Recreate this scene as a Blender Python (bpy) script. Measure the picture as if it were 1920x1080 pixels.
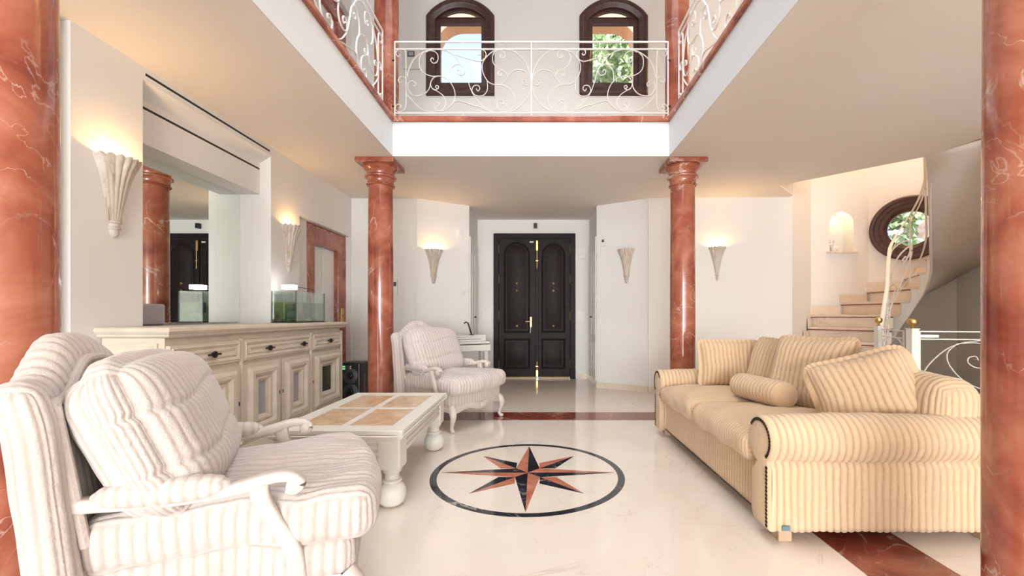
import bpy, math, random
import numpy as np
from math import pi, sin, cos, radians as R, sqrt
from mathutils import Vector, Matrix
from mathutils.geometry import tessellate_polygon
random.seed(7)
sc = bpy.context.scene
for o in list(bpy.data.objects): bpy.data.objects.remove(o)
COL = sc.collection
# ------------------------------------------------------------------ camera / light
cam_d = bpy.data.cameras.new('camera'); cam = bpy.data.objects.new('camera', cam_d); COL.objects.link(cam)
cam.location = (0, 0, 1.1); cam.rotation_euler = (pi/2, 0, 0)
cam_d.lens = 36*808/1920; cam_d.sensor_width = 36; cam_d.shift_x = -46/1920; cam_d.shift_y = 52/1920
cam_d.clip_start = 0.02; cam_d.clip_end = 200
sc.camera = cam
sc.view_settings.view_transform = 'Standard'; sc.view_settings.look = 'None'
sc.view_settings.gamma = 1; sc.view_settings.exposure = 0.46
sc.view_settings.use_curve_mapping = False
w = bpy.data.worlds.new('world'); sc.world = w; w.use_nodes = True
wn = w.node_tree; wn.nodes.clear()
sky = wn.nodes.new('ShaderNodeTexSky'); sky.sky_type = 'NISHITA'; sky.sun_disc = False
sky.sun_elevation = R(48); sky.sun_rotation = R(200); sky.dust_density = 2.0; sky.air_density = 1.0
bg = wn.nodes.new('ShaderNodeBackground'); bg.inputs[1].default_value = 0.6
wo = wn.nodes.new('ShaderNodeOutputWorld')
wn.links.new(sky.outputs[0], bg.inputs[0]); wn.links.new(bg.outputs[0], wo.inputs[0])

def area(name, loc, rot, sx, sy, energy, col, spread=180):
    l = bpy.data.lights.new(name, 'AREA'); l.shape = 'RECTANGLE'; l.size = sx; l.size_y = sy
    l.energy = energy; l.color = col; l.spread = R(spread)
    o = bpy.data.objects.new(name, l); o.location = loc; o.rotation_euler = rot; COL.objects.link(o); return o
def point(name, loc, energy, col, rad=.03):
    l = bpy.data.lights.new(name, 'POINT'); l.energy = energy; l.color = col; l.shadow_soft_size = rad
    o = bpy.data.objects.new(name, l); o.location = loc; COL.objects.link(o); return o
sun_d = bpy.data.lights.new('sun', 'SUN'); sun_d.energy = 4.0; sun_d.angle = R(2); sun_d.color = (1, .95, .88)
sun = bpy.data.objects.new('sun', sun_d); sun.rotation_euler = (R(42), R(-25), 0); COL.objects.link(sun)
FILL_COL = (0.90, 0.955, 1.0)
area('fill_behind_camera_low', (0.2, -9.85, 1.45), (R(90), 0, 0), 6.0, 2.5, 800, FILL_COL)  # unseen fill lamp added behind the camera to brighten the lower hall
area('fill_behind_camera_high', (0.0, -9.85, 4.6), (R(88), 0, 0), 6.0, 2.4, 400, FILL_COL)  # second added fill, brightening gallery wall and fascia from behind the camera
area('fill_over_void', (0.0, 2.6, 6.1), (0, 0, 0), 2.6, 2.8, 70, FILL_COL, 130)  # bare overhead fill added above the void to lift floor and ceilings
area('stair_tower_lamp', (4.7, 5.75, 6.1), (0, 0, 0), .9, .9, 72, (1.0, .58, .25))
WARM = (1.0, .60, .22)

# ------------------------------------------------------------------ mesh helpers
class MB:
    def __init__(s, O=(0, 0, 0), U=(1, 0, 0), V=(0, 1, 0), N=(0, 0, 1)):
        s.v = []; s.f = []; s.O = Vector(O); s.U = Vector(U); s.V = Vector(V); s.N = Vector(N)
    def add(s, vs, fs):
        b = len(s.v)
        for p in vs:
            s.v.append(tuple(s.O + s.U*p[0] + s.V*p[1] + s.N*p[2]))
        s.f += [tuple(b+i for i in f) for f in fs]; return s
    def box(s, x0, x1, y0, y1, z0, z1):
        vs = [(x0, y0, z0), (x1, y0, z0), (x1, y1, z0), (x0, y1, z0), (x0, y0, z1), (x1, y0, z1), (x1, y1, z1), (x0, y1, z1)]
        return s.add(vs, [(0, 3, 2, 1), (4, 5, 6, 7), (0, 1, 5, 4), (1, 2, 6, 5), (2, 3, 7, 6), (3, 0, 4, 7)])
    def lathe(s, prof, c=(0, 0, 0), n=32, a0=0, a1=2*pi, flute=None, cap=True):
        full = abs(a1-a0-2*pi) < 1e-6; m = n if full else n+1; vs = []; fs = []
        for r, z in prof:
            for i in range(m):
                a = a0+(a1-a0)*i/n; rr = r*(flute(a, z) if flute else 1)
                vs.append((c[0]+rr*cos(a), c[1]+rr*sin(a), c[2]+z))
        for j in range(len(prof)-1):
            for i in range(n):
                k = (i+1) % m if full else i+1
                fs.append((j*m+i, j*m+k, (j+1)*m+k, (j+1)*m+i))
        if cap and full:
            if prof[0][0] > 1e-5: fs.append(tuple(reversed(range(m))))
            if prof[-1][0] > 1e-5: fs.append(tuple((len(prof)-1)*m+i for i in range(m)))
        return s.add(vs, fs)
    def prism(s, poly, z0, z1, axes=(0, 1, 2)):
        n = len(poly); vs = []
        for z in (z0, z1):
            for p in poly:
                q = [0, 0, 0]; q[axes[0]] = p[0]; q[axes[1]] = p[1]; q[axes[2]] = z; vs.append(q)
        fs = [tuple(reversed(range(n))), tuple(n+i for i in range(n))]
        for i in range(n): j = (i+1) % n; fs.append((i, j, n+j, n+i))
        return s.add(vs, fs)
    def plate(s, outer, holes, z0, z1):
        loops = [outer]+list(holes); flat = [p for l in loops for p in l]; n = len(flat)
        tris = tessellate_polygon([[Vector((p[0], p[1], 0)) for p in l] for l in loops])
        vs = [(p[0], p[1], z0) for p in flat]+[(p[0], p[1], z1) for p in flat]
        fs = []
        for t in tris:
            a, b, c = [Vector((flat[i][0], flat[i][1])) for i in t]
            cr = (b-a).x*(c-a).y-(b-a).y*(c-a).x
            if abs(cr) < 1e-9: continue
            t = tuple(t) if cr > 0 else tuple(reversed(t))
            fs.append(tuple(n+i for i in t)); fs.append(tuple(reversed(t)))
        b = 0
        for l in loops:
            m = len(l)
            for i in range(m):
                j = (i+1) % m; fs.append((b+i, b+j, n+b+j, n+b+i))
            b += m
        return s.add(vs, fs)
    def sweep(s, path, rad, n=8, up=(0, 0, 1), cap=True, square=False, closed=False):
        P = [Vector(p) for p in path]; m = len(P)
        if not callable(rad):
            r0 = rad; rad = (lambda t: r0)
        vs = []; fs = []; U0 = Vector(up)
        for i, p in enumerate(P):
            if closed: t = (P[(i+1) % m]-P[i-1])
            else: t = (P[min(i+1, m-1)]-P[max(i-1, 0)])
            if t.length < 1e-9: t = Vector((0, 0, 1))
            t.normalize()
            a = U0-t*U0.dot(t)
            if a.length < .05: a = Vector((1, 0, 0))-t*t.x
            if a.length < .05: a = Vector((0, 1, 0))-t*t.y
            a.normalize(); b = t.cross(a)
            rr = rad(i/max(1, m-1)); ra, rb = rr if isinstance(rr, (tuple, list)) else (rr, rr)
            for k in range(n):
                th = 2*pi*(k+.5)/n
                ca, sa = cos(th), sin(th)
                if square:
                    e = .45; ca = math.copysign(abs(ca)**e, ca); sa = math.copysign(abs(sa)**e, sa)
                vs.append(tuple(p+a*(ra*ca)+b*(rb*sa)))
        mm = m if closed else m-1
        for i in range(mm):
            for k in range(n):
                k2 = (k+1) % n; i2 = (i+1) % m
                fs.append((i*n+k, i*n+k2, i2*n+k2, i2*n+k))
        if cap and not closed:
            fs.append(tuple(reversed(range(n)))); fs.append(tuple((m-1)*n+k for k in range(n)))
        return s.add(vs, fs)
    def nested(s, loops, fill=True, back=True):
        n = len(loops[0]); vs = [p for l in loops for p in l]; fs = []
        for j in range(len(loops)-1):
            for i in range(n):
                k = (i+1) % n; fs.append((j*n+i, j*n+k, (j+1)*n+k, (j+1)*n+i))
        if fill: fs.append(tuple((len(loops)-1)*n+i for i in range(n)))
        return s.add(vs, fs)
    def sphere(s, c, r, n=16, sz=1):
        prof = [(r*sin(pi*i/(n//2)), -r*sz*cos(pi*i/(n//2))) for i in range(n//2+1)]
        prof[0] = (0.0005*r, prof[0][1]); prof[-1] = (0.0005*r, prof[-1][1])
        return s.lathe(prof, c, n)

def mesh_from(name, v, f, smooth=False, attr=None):
    me = bpy.data.meshes.new(name); me.from_pydata([tuple(p) for p in v], [], [tuple(int(i) for i in q) for q in f])
    if smooth: me.polygons.foreach_set('use_smooth', [True]*len(me.polygons))
    if attr is not None:
        a = me.attributes.new('rib', 'FLOAT', 'POINT'); a.data.foreach_set('value', np.asarray(attr, dtype=np.float32))
    me.update(); return me
def obj(name, mb, mat, parent=None, smooth=False, bevel=0, label=None, kind=None, angle=40, recalc=True, attr=None, seg=2):
    if mat in FABS and attr is None and isinstance(mb, MB): attr = [.75]*len(mb.v)
    if isinstance(mb, MB): me = mesh_from(name, mb.v, mb.f, smooth, attr)
    else: me = mb
    if recalc and isinstance(mb, MB):
        import bmesh
        bm = bmesh.new(); bm.from_mesh(me); bmesh.ops.recalc_face_normals(bm, faces=bm.faces); bm.to_mesh(me); bm.free()
    if isinstance(mb, MB): me.materials.append(mat)
    o = bpy.data.objects.new(name, me); COL.objects.link(o)
    if smooth and angle: 
        try: me.set_sharp_from_angle(angle=R(angle))
        except Exception: pass
    if bevel:
        b = o.modifiers.new('bevel', 'BEVEL'); b.width = bevel; b.segments = seg; b.limit_method = 'ANGLE'; b.angle_limit = R(40)
    if parent: o.parent = parent
    if label: o['label'] = label
    if kind: o['kind'] = kind
    return o
FABS = []
def thing(name, label, cat, loc=(0, 0, 0), rz=0, group=None):
    o = bpy.data.objects.new(name, None); COL.objects.link(o); o.location = loc; o.rotation_euler = (0, 0, rz)
    o.empty_display_size = .1; o['label'] = label; o['category'] = cat
    if group: o['group'] = group
    return o
def tag(o, label, cat, group=None):
    o['label'] = label; o['category'] = cat
    if group: o['group'] = group
    return o
def struct(name, mb, mat, **k):
    return obj(name, mb, mat, kind='structure', **k)
def dup(root, loc, rz=None, label=None, scale=None):
    r = root.copy(); COL.objects.link(r); r.location = loc
    if rz is not None: r.rotation_euler = (0, 0, rz)
    if label: r['label'] = label
    for ch in list(root.children):
        c = ch.copy(); COL.objects.link(c); c.parent = r
        for g in list(ch.children):
            d = g.copy(); COL.objects.link(d); d.parent = c
    return r

# ------------------------------------------------------------------ materials
def nt(name):
    m = bpy.data.materials.new(name); m.use_nodes = True; t = m.node_tree
    return m, t, t.nodes['Principled BSDF']
def setp(b, **k):
    for n, v in k.items():
        n = {'rough': 'Roughness', 'metal': 'Metallic', 'spec': 'Specular IOR Level', 'sheen': 'Sheen Weight', 'coat': 'Coat Weight', 'trans': 'Transmission Weight', 'ior': 'IOR', 'crough': 'Coat Roughness', 'alpha': 'Alpha'}[n]
        b.inputs[n].default_value = v
def N(t, typ, **k):
    n = t.nodes.new(typ)
    for a, v in k.items(): setattr(n, a, v)
    return n
def plain(name, col, rough=.5, var=.06, scale=6, bump=0, bscale=60, **k):
    m, t, b = nt(name); setp(b, rough=rough, **k)
    tc = N(t, 'ShaderNodeTexCoord'); no = N(t, 'ShaderNodeTexNoise'); no.inputs['Scale'].default_value = scale; no.inputs['Detail'].default_value = 3
    t.links.new(tc.outputs['Object'], no.inputs['Vector'])
    rp = N(t, 'ShaderNodeValToRGB'); rp.color_ramp.elements[0].position = .3; rp.color_ramp.elements[1].position = .7
    c = col; rp.color_ramp.elements[0].color = (c[0]*(1-var), c[1]*(1-var), c[2]*(1-var*1.1), 1); rp.color_ramp.elements[1].color = (min(1, c[0]*(1+var*.5)), min(1, c[1]*(1+var*.5)), min(1, c[2]*(1+var*.5)), 1)
    t.links.new(no.outputs[0], rp.inputs[0]); t.links.new(rp.outputs[0], b.inputs['Base Color'])
    if bump:
        n2 = N(t, 'ShaderNodeTexNoise'); n2.inputs['Scale'].default_value = bscale; t.links.new(tc.outputs['Object'], n2.inputs['Vector'])
        bp = N(t, 'ShaderNodeBump'); bp.inputs['Strength'].default_value = bump; bp.inputs['Distance'].default_value = .01
        t.links.new(n2.outputs[0], bp.inputs['Height']); t.links.new(bp.outputs[0], b.inputs['Normal'])
    return m
def marble(name, c0, c1, vein, scale=2.5, vw=.012, rough=.12, veins=1.0, stretch=(1, 1, 1), rand=True, vscale=1.6, dark=None):
    m, t, b = nt(name); setp(b, rough=rough, spec=.5)
    tc = N(t, 'ShaderNodeTexCoord'); mp = N(t, 'ShaderNodeMapping'); mp.inputs['Scale'].default_value = stretch
    t.links.new(tc.outputs['Object'], mp.inputs['Vector']); vec = mp.outputs[0]
    if rand:
        oi = N(t, 'ShaderNodeObjectInfo'); mu = N(t, 'ShaderNodeMath', operation='MULTIPLY'); mu.inputs[1].default_value = 37
        t.links.new(oi.outputs['Random'], mu.inputs[0]); ad = N(t, 'ShaderNodeVectorMath', operation='ADD')
        t.links.new(vec, ad.inputs[0]); t.links.new(mu.outputs[0], ad.inputs[1]); vec = ad.outputs[0]
    no = N(t, 'ShaderNodeTexNoise'); no.inputs['Scale'].default_value = scale; no.inputs['Detail'].default_value = 9; no.inputs['Roughness'].default_value = .62; no.inputs['Distortion'].default_value = .7
    t.links.new(vec, no.inputs['Vector'])
    rp = N(t, 'ShaderNodeValToRGB'); e = rp.color_ramp.elements
    e[0].position = .36; e[0].color = (*c0, 1); e[1].position = .64; e[1].color = (*c1, 1)
    if dark: 
        x = e.new(.5); x.color = (*dark, 1)
    t.links.new(no.outputs[0], rp.inputs[0]); colr = rp.outputs[0]
    for sc_, wd, off, st in ((vscale, vw, 3.1, veins), (vscale*2.3, vw*.9, 11.7, veins*.55)):
        a2 = N(t, 'ShaderNodeVectorMath', operation='ADD'); a2.inputs[1].default_value = (off, off*.7, off*1.3); t.links.new(vec, a2.inputs[0])
        v = N(t, 'ShaderNodeTexNoise'); v.inputs['Scale'].default_value = sc_; v.inputs['Detail'].default_value = 6; v.inputs['Roughness'].default_value = .5; v.inputs['Distortion'].default_value = .9
        t.links.new(a2.outputs[0], v.inputs['Vector'])
        s1 = N(t, 'ShaderNodeMath', operation='SUBTRACT'); s1.inputs[1].default_value = .5; t.links.new(v.outputs[0], s1.inputs[0])
        ab = N(t, 'ShaderNodeMath', operation='ABSOLUTE'); t.links.new(s1.outputs[0], ab.inputs[0])
        mr = N(t, 'ShaderNodeMapRange'); mr.inputs['From Min'].default_value = 0; mr.inputs['From Max'].default_value = wd; mr.inputs['To Min'].default_value = st; mr.inputs['To Max'].default_value = 0
        t.links.new(ab.outputs[0], mr.inputs[0])
        mk = N(t, 'ShaderNodeTexNoise'); mk.inputs['Scale'].default_value = sc_*.9; t.links.new(vec, mk.inputs['Vector'])
        mm = N(t, 'ShaderNodeMapRange'); mm.inputs['From Min'].default_value = .46; mm.inputs['From Max'].default_value = .6; t.links.new(mk.outputs[0], mm.inputs[0])
        pr = N(t, 'ShaderNodeMath', operation='MULTIPLY'); t.links.new(mr.outputs[0], pr.inputs[0]); t.links.new(mm.outputs[0], pr.inputs[1])
        mx = N(t, 'ShaderNodeMix', data_type='RGBA'); t.links.new(pr.outputs[0], mx.inputs['Factor']); t.links.new(colr, mx.inputs['A']); mx.inputs['B'].default_value = (*vein, 1); colr = mx.outputs['Result']
    t.links.new(colr, b.inputs['Base Color'])
    return m
def fabric(name, top, groove, patch, pa=.35, bump=.5):
    m, t, b = nt(name); setp(b, rough=.92, sheen=.25, spec=.15)
    at = N(t, 'ShaderNodeAttribute'); at.attribute_name = 'rib'
    tc = N(t, 'ShaderNodeTexCoord')
    n1 = N(t, 'ShaderNodeTexNoise'); n1.inputs['Scale'].default_value = 5; n1.inputs['Detail'].default_value = 5; t.links.new(tc.outputs['Object'], n1.inputs['Vector'])
    m1 = N(t, 'ShaderNodeMapRange'); m1.inputs['From Min'].default_value = .45; m1.inputs['From Max'].default_value = .75; m1.inputs['To Max'].default_value = pa; t.links.new(n1.outputs[0], m1.inputs[0])
    n2 = N(t, 'ShaderNodeTexNoise'); n2.inputs['Scale'].default_value = 60; n2.inputs['Detail'].default_value = 4; t.links.new(tc.outputs['Object'], n2.inputs['Vector'])
    ad = N(t, 'ShaderNodeMath', operation='MULTIPLY_ADD'); ad.inputs[1].default_value = .5; ad.inputs[2].default_value = -.25; t.links.new(n2.outputs[0], ad.inputs[0])
    sm = N(t, 'ShaderNodeMath', operation='ADD'); sm.use_clamp = True; t.links.new(at.outputs['Fac'], sm.inputs[0]); t.links.new(ad.outputs[0], sm.inputs[1])
    x1 = N(t, 'ShaderNodeMix', data_type='RGBA'); x1.inputs['A'].default_value = (*groove, 1); x1.inputs['B'].default_value = (*top, 1); t.links.new(sm.outputs[0], x1.inputs['Factor'])
    x2 = N(t, 'ShaderNodeMix', data_type='RGBA'); t.links.new(m1.outputs[0], x2.inputs['Factor']); t.links.new(x1.outputs['Result'], x2.inputs['A']); x2.inputs['B'].default_value = (*patch, 1)
    t.links.new(x2.outputs['Result'], b.inputs['Base Color'])
    n3 = N(t, 'ShaderNodeTexNoise'); n3.inputs['Scale'].default_value = 220; n3.inputs['Detail'].default_value = 3; t.links.new(tc.outputs['Object'], n3.inputs['Vector'])
    bp = N(t, 'ShaderNodeBump'); bp.inputs['Strength'].default_value = bump; bp.inputs['Distance'].default_value = .003; mh = N(t, 'ShaderNodeMath', operation='MULTIPLY_ADD'); mh.inputs[1].default_value = 2.2; t.links.new(n2.outputs[0], mh.inputs[0]); t.links.new(n3.outputs[0], mh.inputs[2]); t.links.new(mh.outputs[0], bp.inputs['Height'])
    t.links.new(bp.outputs[0], b.inputs['Normal'])
    return m
def pane(name, tint=(1, 1, 1), refl=.08):
    m = bpy.data.materials.new(name); m.use_nodes = True; t = m.node_tree; t.nodes.clear()
    o = N(t, 'ShaderNodeOutputMaterial'); tr = N(t, 'ShaderNodeBsdfTransparent'); tr.inputs[0].default_value = (*tint, 1)
    g = N(t, 'ShaderNodeBsdfGlossy'); g.inputs['Roughness'].default_value = .02; mx = N(t, 'ShaderNodeMixShader')
    lw = N(t, 'ShaderNodeLayerWeight'); lw.inputs[0].default_value = .35; mu = N(t, 'ShaderNodeMath', operation='MULTIPLY_ADD'); mu.inputs[1].default_value = .5; mu.inputs[2].default_value = refl*.3
    t.links.new(lw.outputs['Fresnel'], mu.inputs[0]); t.links.new(mu.outputs[0], mx.inputs[0]); t.links.new(tr.outputs[0], mx.inputs[1]); t.links.new(g.outputs[0], mx.inputs[2]); t.links.new(mx.outputs[0], o.inputs[0])
    return m
def emit(name, col, s):
    m, t, b = nt(name); b.inputs['Base Color'].default_value = (*col, 1); b.inputs['Emission Color'].default_value = (*col, 1); b.inputs['Emission Strength'].default_value = s
    return m
WALL = plain('cream_wall_paint', (.84, .82, .79), .6, .012, 2, bump=.03, bscale=90)
WHITE = plain('white_paint', (.70, .705, .71), .5, .01, 2)
CEIL = plain('ceiling_paint', (.85, .785, .715), .8, .015, 1.5)
REDM = marble('red_marble', (.26, .058, .034), (.47, .175, .108), (.78, .60, .50), 3.2, .0075, .1, .85, dark=(.385, .112, .064))
REDF = marble('red_marble_floor', (.16, .03, .018), (.30, .075, .045), (.7, .5, .42), 3.0, .012, .08, .7, rand=False)
FLOORM = marble('cream_marble', (.78, .67, .57), (.85, .77, .69), (.52, .36, .26), .8, .007, .09, .55, rand=False, vscale=1.1)
STAIRM = marble('stair_marble', (.74, .62, .50), (.82, .72, .61), (.50, .36, .27), 1.5, .01, .15, .5, vscale=2.5)
NAVY = marble('black_marble', (.012, .012, .018), (.035, .035, .05), (.55, .52, .5), 4, .008, .08, .7)
STARR = marble('inlay_red_marble', (.42, .13, .07), (.60, .25, .16), (.8, .6, .5), 5, .008, .08, .6)
DWOOD = plain('dark_stained_wood', (.022, .013, .014), .48, .3, 14, spec=.15)
WWOOD = plain('brown_stained_wood', (.075, .032, .028), .38, .35, 14)
CREAMW = plain('whitewashed_oak', (.72, .64, .53), .45, .08, 9)
FOOTW = plain('tan_wood', (.52, .37, .25), .45, .1, 9)
TABLEW = plain('ivory_lacquer', (.76, .73, .67), .35, .02, 4)
BURL = marble('burl_stone_inlay', (.52, .34, .20), (.70, .50, .32), (.42, .26, .15), 14, .03, .25, .6, vscale=12)
CHAIRW = plain('pickled_wood', (.68, .60, .55), .5, .09, 20, bump=.1, bscale=90)
IRONW = plain('white_enamelled_iron', (.84, .82, .78), .4, .02)
BRASS = plain('brass', (.60, .40, .15), .35, .1, 8, metal=1.0)
OLDBRASS = plain('aged_brass', (.36, .26, .13), .55, .15, 12, metal=.8)
BRONZE = plain('dark_bronze', (.035, .028, .024), .4, .2, 30, metal=.6)
PLASTER = marble('whitewashed_plaster', (.50, .42, .34), (.72, .66, .59), (.32, .22, .15), 9, .04, .8, .65, stretch=(1, 1, .22), vscale=9)
SOFAF = fabric('tan_wide_wale_corduroy', (.73, .535, .355), (.48, .30, .165), (.62, .41, .25), .35)
CHAIRF = fabric('ivory_plush_corduroy', (.655, .60, .57), (.49, .385, .33), (.56, .43, .36), .38, .6)
FABS += [SOFAF, CHAIRF]
MIRROR, _t, _b = nt('mirror_silver'); setp(_b, metal=1, rough=.004); _b.inputs['Base Color'].default_value = (.86, .92, .88, 1)
GLASS = pane('window_glass'); TGLASS = pane('aquarium_glass', (.93, .97, .95), .1); WATER = pane('green_water', (.90, .97, .80), .02)
_t = WATER.node_tree; _o = [n for n in _t.nodes if n.type == 'OUTPUT_MATERIAL'][0]; _src = _o.inputs[0].links[0].from_socket
_d = N(_t, 'ShaderNodeBsdfTranslucent'); _d.inputs[0].default_value = (.50, .66, .38, 1); _d2 = N(_t, 'ShaderNodeBsdfDiffuse'); _d2.inputs[0].default_value = (.42, .55, .32, 1); _m0 = N(_t, 'ShaderNodeMixShader'); _t.links.new(_d.outputs[0], _m0.inputs[1]); _t.links.new(_d2.outputs[0], _m0.inputs[2])
_m = N(_t, 'ShaderNodeMixShader'); _m.inputs[0].default_value = .15; _t.links.new(_src, _m.inputs[1]); _t.links.new(_m0.outputs[0], _m.inputs[2]); _t.links.new(_m.outputs[0], _o.inputs[0])
BLACK = plain('black_plastic', (.015, .016, .02), .35, .1); DGREY = plain('dark_grey_plastic', (.07, .075, .09), .4, .1)
WPLAST = plain('white_plastic', (.84, .83, .80), .35, .01); GREYP = plain('grey_plastic', (.42, .41, .46), .5, .05)
BLIND = plain('slot_black', (.015, .013, .012), .6, .1)
GAP = plain('shadow_grey_line', (.30, .28, .26), .7, .05)
LEAF = plain('leaf_green', (.30, .44, .18), .6, .4, 3); LEAF2 = plain('olive_leaf_green', (.46, .60, .32), .6, .4, 4); BARK = plain('bark', (.12, .08, .05), .9, .4, 20)
TERRA = plain('terracotta_render', (.72, .36, .18), .8, .08, 3); ROCK = marble('rock_face', (.20, .13, .10), (.36, .26, .21), (.09, .06, .045), 3, .03, .9, .8, stretch=(1, 1, 3), vscale=4)
GROUND = plain('garden_ground', (.30, .27, .18), .9, .3, 1)

def frame45(p0, p1, z0=0):   # wall frame: u along p0->p1, v up, n to the left of the direction
    d = Vector((p1[0]-p0[0], p1[1]-p0[1], 0)); L = d.length; d.normalize(); return (Vector((p0[0], p0[1], z0)), d, Vector((0, 0, 1)), Vector((d.y, -d.x, 0)), L)
def wallplate(name, p0, p1, z0, z1, th=.12, holes=(), mat=None, kind='structure'):
    O, U, V, Nn, L = frame45(p0, p1, z0)  # n = right of direction; wall thickness on the left
    mb = MB(O, U, V, Nn); mb.plate([(0, 0), (L, 0), (L, z1-z0), (0, z1-z0)], holes, -th, 0)
    return obj(name, mb, mat or WALL, kind=kind)
def arch(x0, x1, z0, zs, n=20, d=0, ztop=None):    # arched loop, inset d
    if ztop is not None:      # segmental arch
        c = (x0+x1)/2; hw = (x1-x0)/2; ri = ztop-zs; RR = (hw*hw+ri*ri)/(2*ri); cz = ztop-RR; rd = RR-d; a = math.acos((hw-d)/rd)
        return [(x0+d, z0+d), (x1-d, z0+d)]+[(c+rd*cos(a+(pi-2*a)*i/n), cz+rd*sin(a+(pi-2*a)*i/n)) for i in range(n+1)]
    x0 += d; x1 -= d; z0 += d; c = (x0+x1)/2; r = (x1-x0)/2; rz = r if ztop is None else ztop-zs-d
    return [(x0, z0), (x1, z0)]+[(c+r*cos(pi*i/n), zs+rz*sin(pi*i/n)) for i in range(n+1)]
def rect(x0, x1, y0, y1, d=0): return [(x0+d, y0+d), (x1-d, y0+d), (x1-d, y1-d), (x0+d, y1-d)]
def circ(cx, cy, r, n=48, k=1): return [(cx+r*k*cos(2*pi*i/n), cy+r*sin(2*pi*i/n)) for i in range(n)]

# ------------------------------------------------------------------ plan
HC = 2.78; UF = 3.15; UC = 6.2
VX0, VX1, VY0, VY1 = -1.52, 1.40, 1.57, 4.54
P0 = (3.62, 6.10); P1 = (4.30, 6.75); P2 = (5.20, 6.75); P3 = (5.90, 6.05); P4 = (5.92, 5.12); PE = (5.92, -10)
# floor
fl = MB(); fl.box(-3.4, 6.1, -10, 7.7, -.12, 0); floor = struct('floor', fl, FLOORM)
def inlay(name, poly, mat, h=.0008):
    o = obj(name, MB().prism(poly, -.004, h), mat, floor); return o
bx0, bx1, by0, by1 = -1.90, 1.795, 1.18, 4.91
inlay('marble_band', [(bx0, VY1), (bx1, VY1), (bx1, by1), (bx0, by1)], REDF)
inlay('marble_band', [(bx0, by0), (bx1, by0), (bx1, VY0), (bx0, VY0)], REDF)
inlay('marble_band', [(VX1, VY0), (bx1, VY0), (bx1, VY1), (VX1, VY1)], REDF)
inlay('marble_band', [(bx0, VY0), (VX0, VY0), (VX0, VY1), (bx0, VY1)], REDF)
CX, CY = -.062, 3.02
ring = MB(); ring.plate([(CX+.668*cos(2*pi*i/96), CY+.668*sin(2*pi*i/96)) for i in range(96)], [[(CX+.622*cos(2*pi*i/96), CY+.622*sin(2*pi*i/96)) for i in range(96)]], -.004, .0008)
obj('compass_ring', ring, NAVY, floor)
def pol(a, r): return (CX+r*sin(a), CY+r*cos(a))
for k in range(8):
    a = k*pi/4; big = k % 2 == 0
    for s, mt in ((-1, STARR), (1, NAVY)):
        if big: poly = [pol(0, 0), pol(a+s*pi/4, .12), pol(a, .61)]
        else: poly = [pol(a, .12), pol(a+s*pi/8, .212), pol(a, .505)]
        if s < 0: poly.reverse()
        inlay('compass_point', poly, mt, .0009)
# ceiling slab with the void and the stair opening
ce = MB()
outer = [(-3.4, -10), (6.05, -10), (6.05, 7.7), (-3.4, 7.7)]
void = [(VX0, VY0), (VX1, VY0), (VX1, VY1), (VX0, VY1)]
stair_hole = [(3.13, 5.56), (3.57, 6.00), (3.56, 6.14), (4.27, 6.81), (5.23, 6.81), (5.96, 6.08), (5.98, 5.12), (5.9, 3.9), (4.25, 3.9), (4.11, 4.555)]
ce.plate(outer, [void, stair_hole], HC, 2.80)
struct('ceiling', ce, CEIL)
s2 = MB(); s2.plate(outer, [void, stair_hole], 2.80, UF); struct('trim_1', s2, WHITE)
# white fascia round the void (thin plaster lining) + marble nosing
fa = MB(); e = .006
fa.plate([(VX0-.001, VY0-.001), (VX1+.001, VY0-.001), (VX1+.001, VY1+.001), (VX0-.001, VY1+.001)], [[(VX0+e, VY0+e), (VX1-e, VY0+e), (VX1-e, VY1-e), (VX0+e, VY1-e)]], HC-.001, 3.135)
struct('trim_2', fa, WHITE)
def nosing(name, x0, x1, y0, y1):
    return struct(name, MB().box(x0, x1, y0, y1, 3.136, 3.20), REDM, bevel=.018, seg=3)
nosing('trim_3', VX0-.25, VX1+.25, VY1-.03, VY1+.30)
nosing('trim_4', VX0-.30, VX0+.03, VY0, VY1-.031)
nosing('trim_5', VX1-.03, VX1+.30, VY0, VY1-.031)
struct('ceiling_upper', MB().box(-3.4, 6.1, -10, 6.9, UC, UC+.1), WHITE)

# ------------------------------------------------------------------ walls
XW = -2.65
struct('wall_left_near', MB().box(-3.4, XW, -10, 2.33, 0, HC).box(-3.4, -2.78, 2.33, 2.449, 0, HC), WALL)  # unseen stretch brought forward; the slot is shaped to shade the pier end
struct('wall_left_pier', MB().box(-3.4, XW, 2.45, 2.90, 0, HC), WALL)
struct('wall_left_recess', MB().box(-3.4, -2.985, 2.90, 4.30, 0, 2.31), WALL)
hd = MB((0, 0, 0), (1, 0, 0), (0, 0, 1), (0, 1, 0))
hd.prism([(-3.4, 2.31), (-2.76, 2.31), (-2.76, 2.62), (-2.65, 2.69), (-2.65, HC), (-3.4, HC)], 2.90, 4.30)
struct('wall_left_header', hd, WALL)
# air slots: dark strips let into header
for nm, x, z, y0, y1 in (('air_slot', -2.65, 2.735, 2.92, 4.28), ('air_slot', -2.76, 2.56, 2.90, 4.29)):
    r = thing(nm, 'long black air conditioning slot in the left wall header, ' + ('upper one at the ceiling' if z > 2.7 else 'lower one above the mirror'), 'air vent', (x, (y0+y1)/2, z))
    obj('slot_opening', MB().box(-.01, .0015, -(y1-y0)/2, (y1-y0)/2, -.009, .009), BLIND, r)
    obj('slot_rim', MB().box(-.01, .0025, -(y1-y0)/2, (y1-y0)/2, -.016, -.0095), WALL, r)
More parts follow.
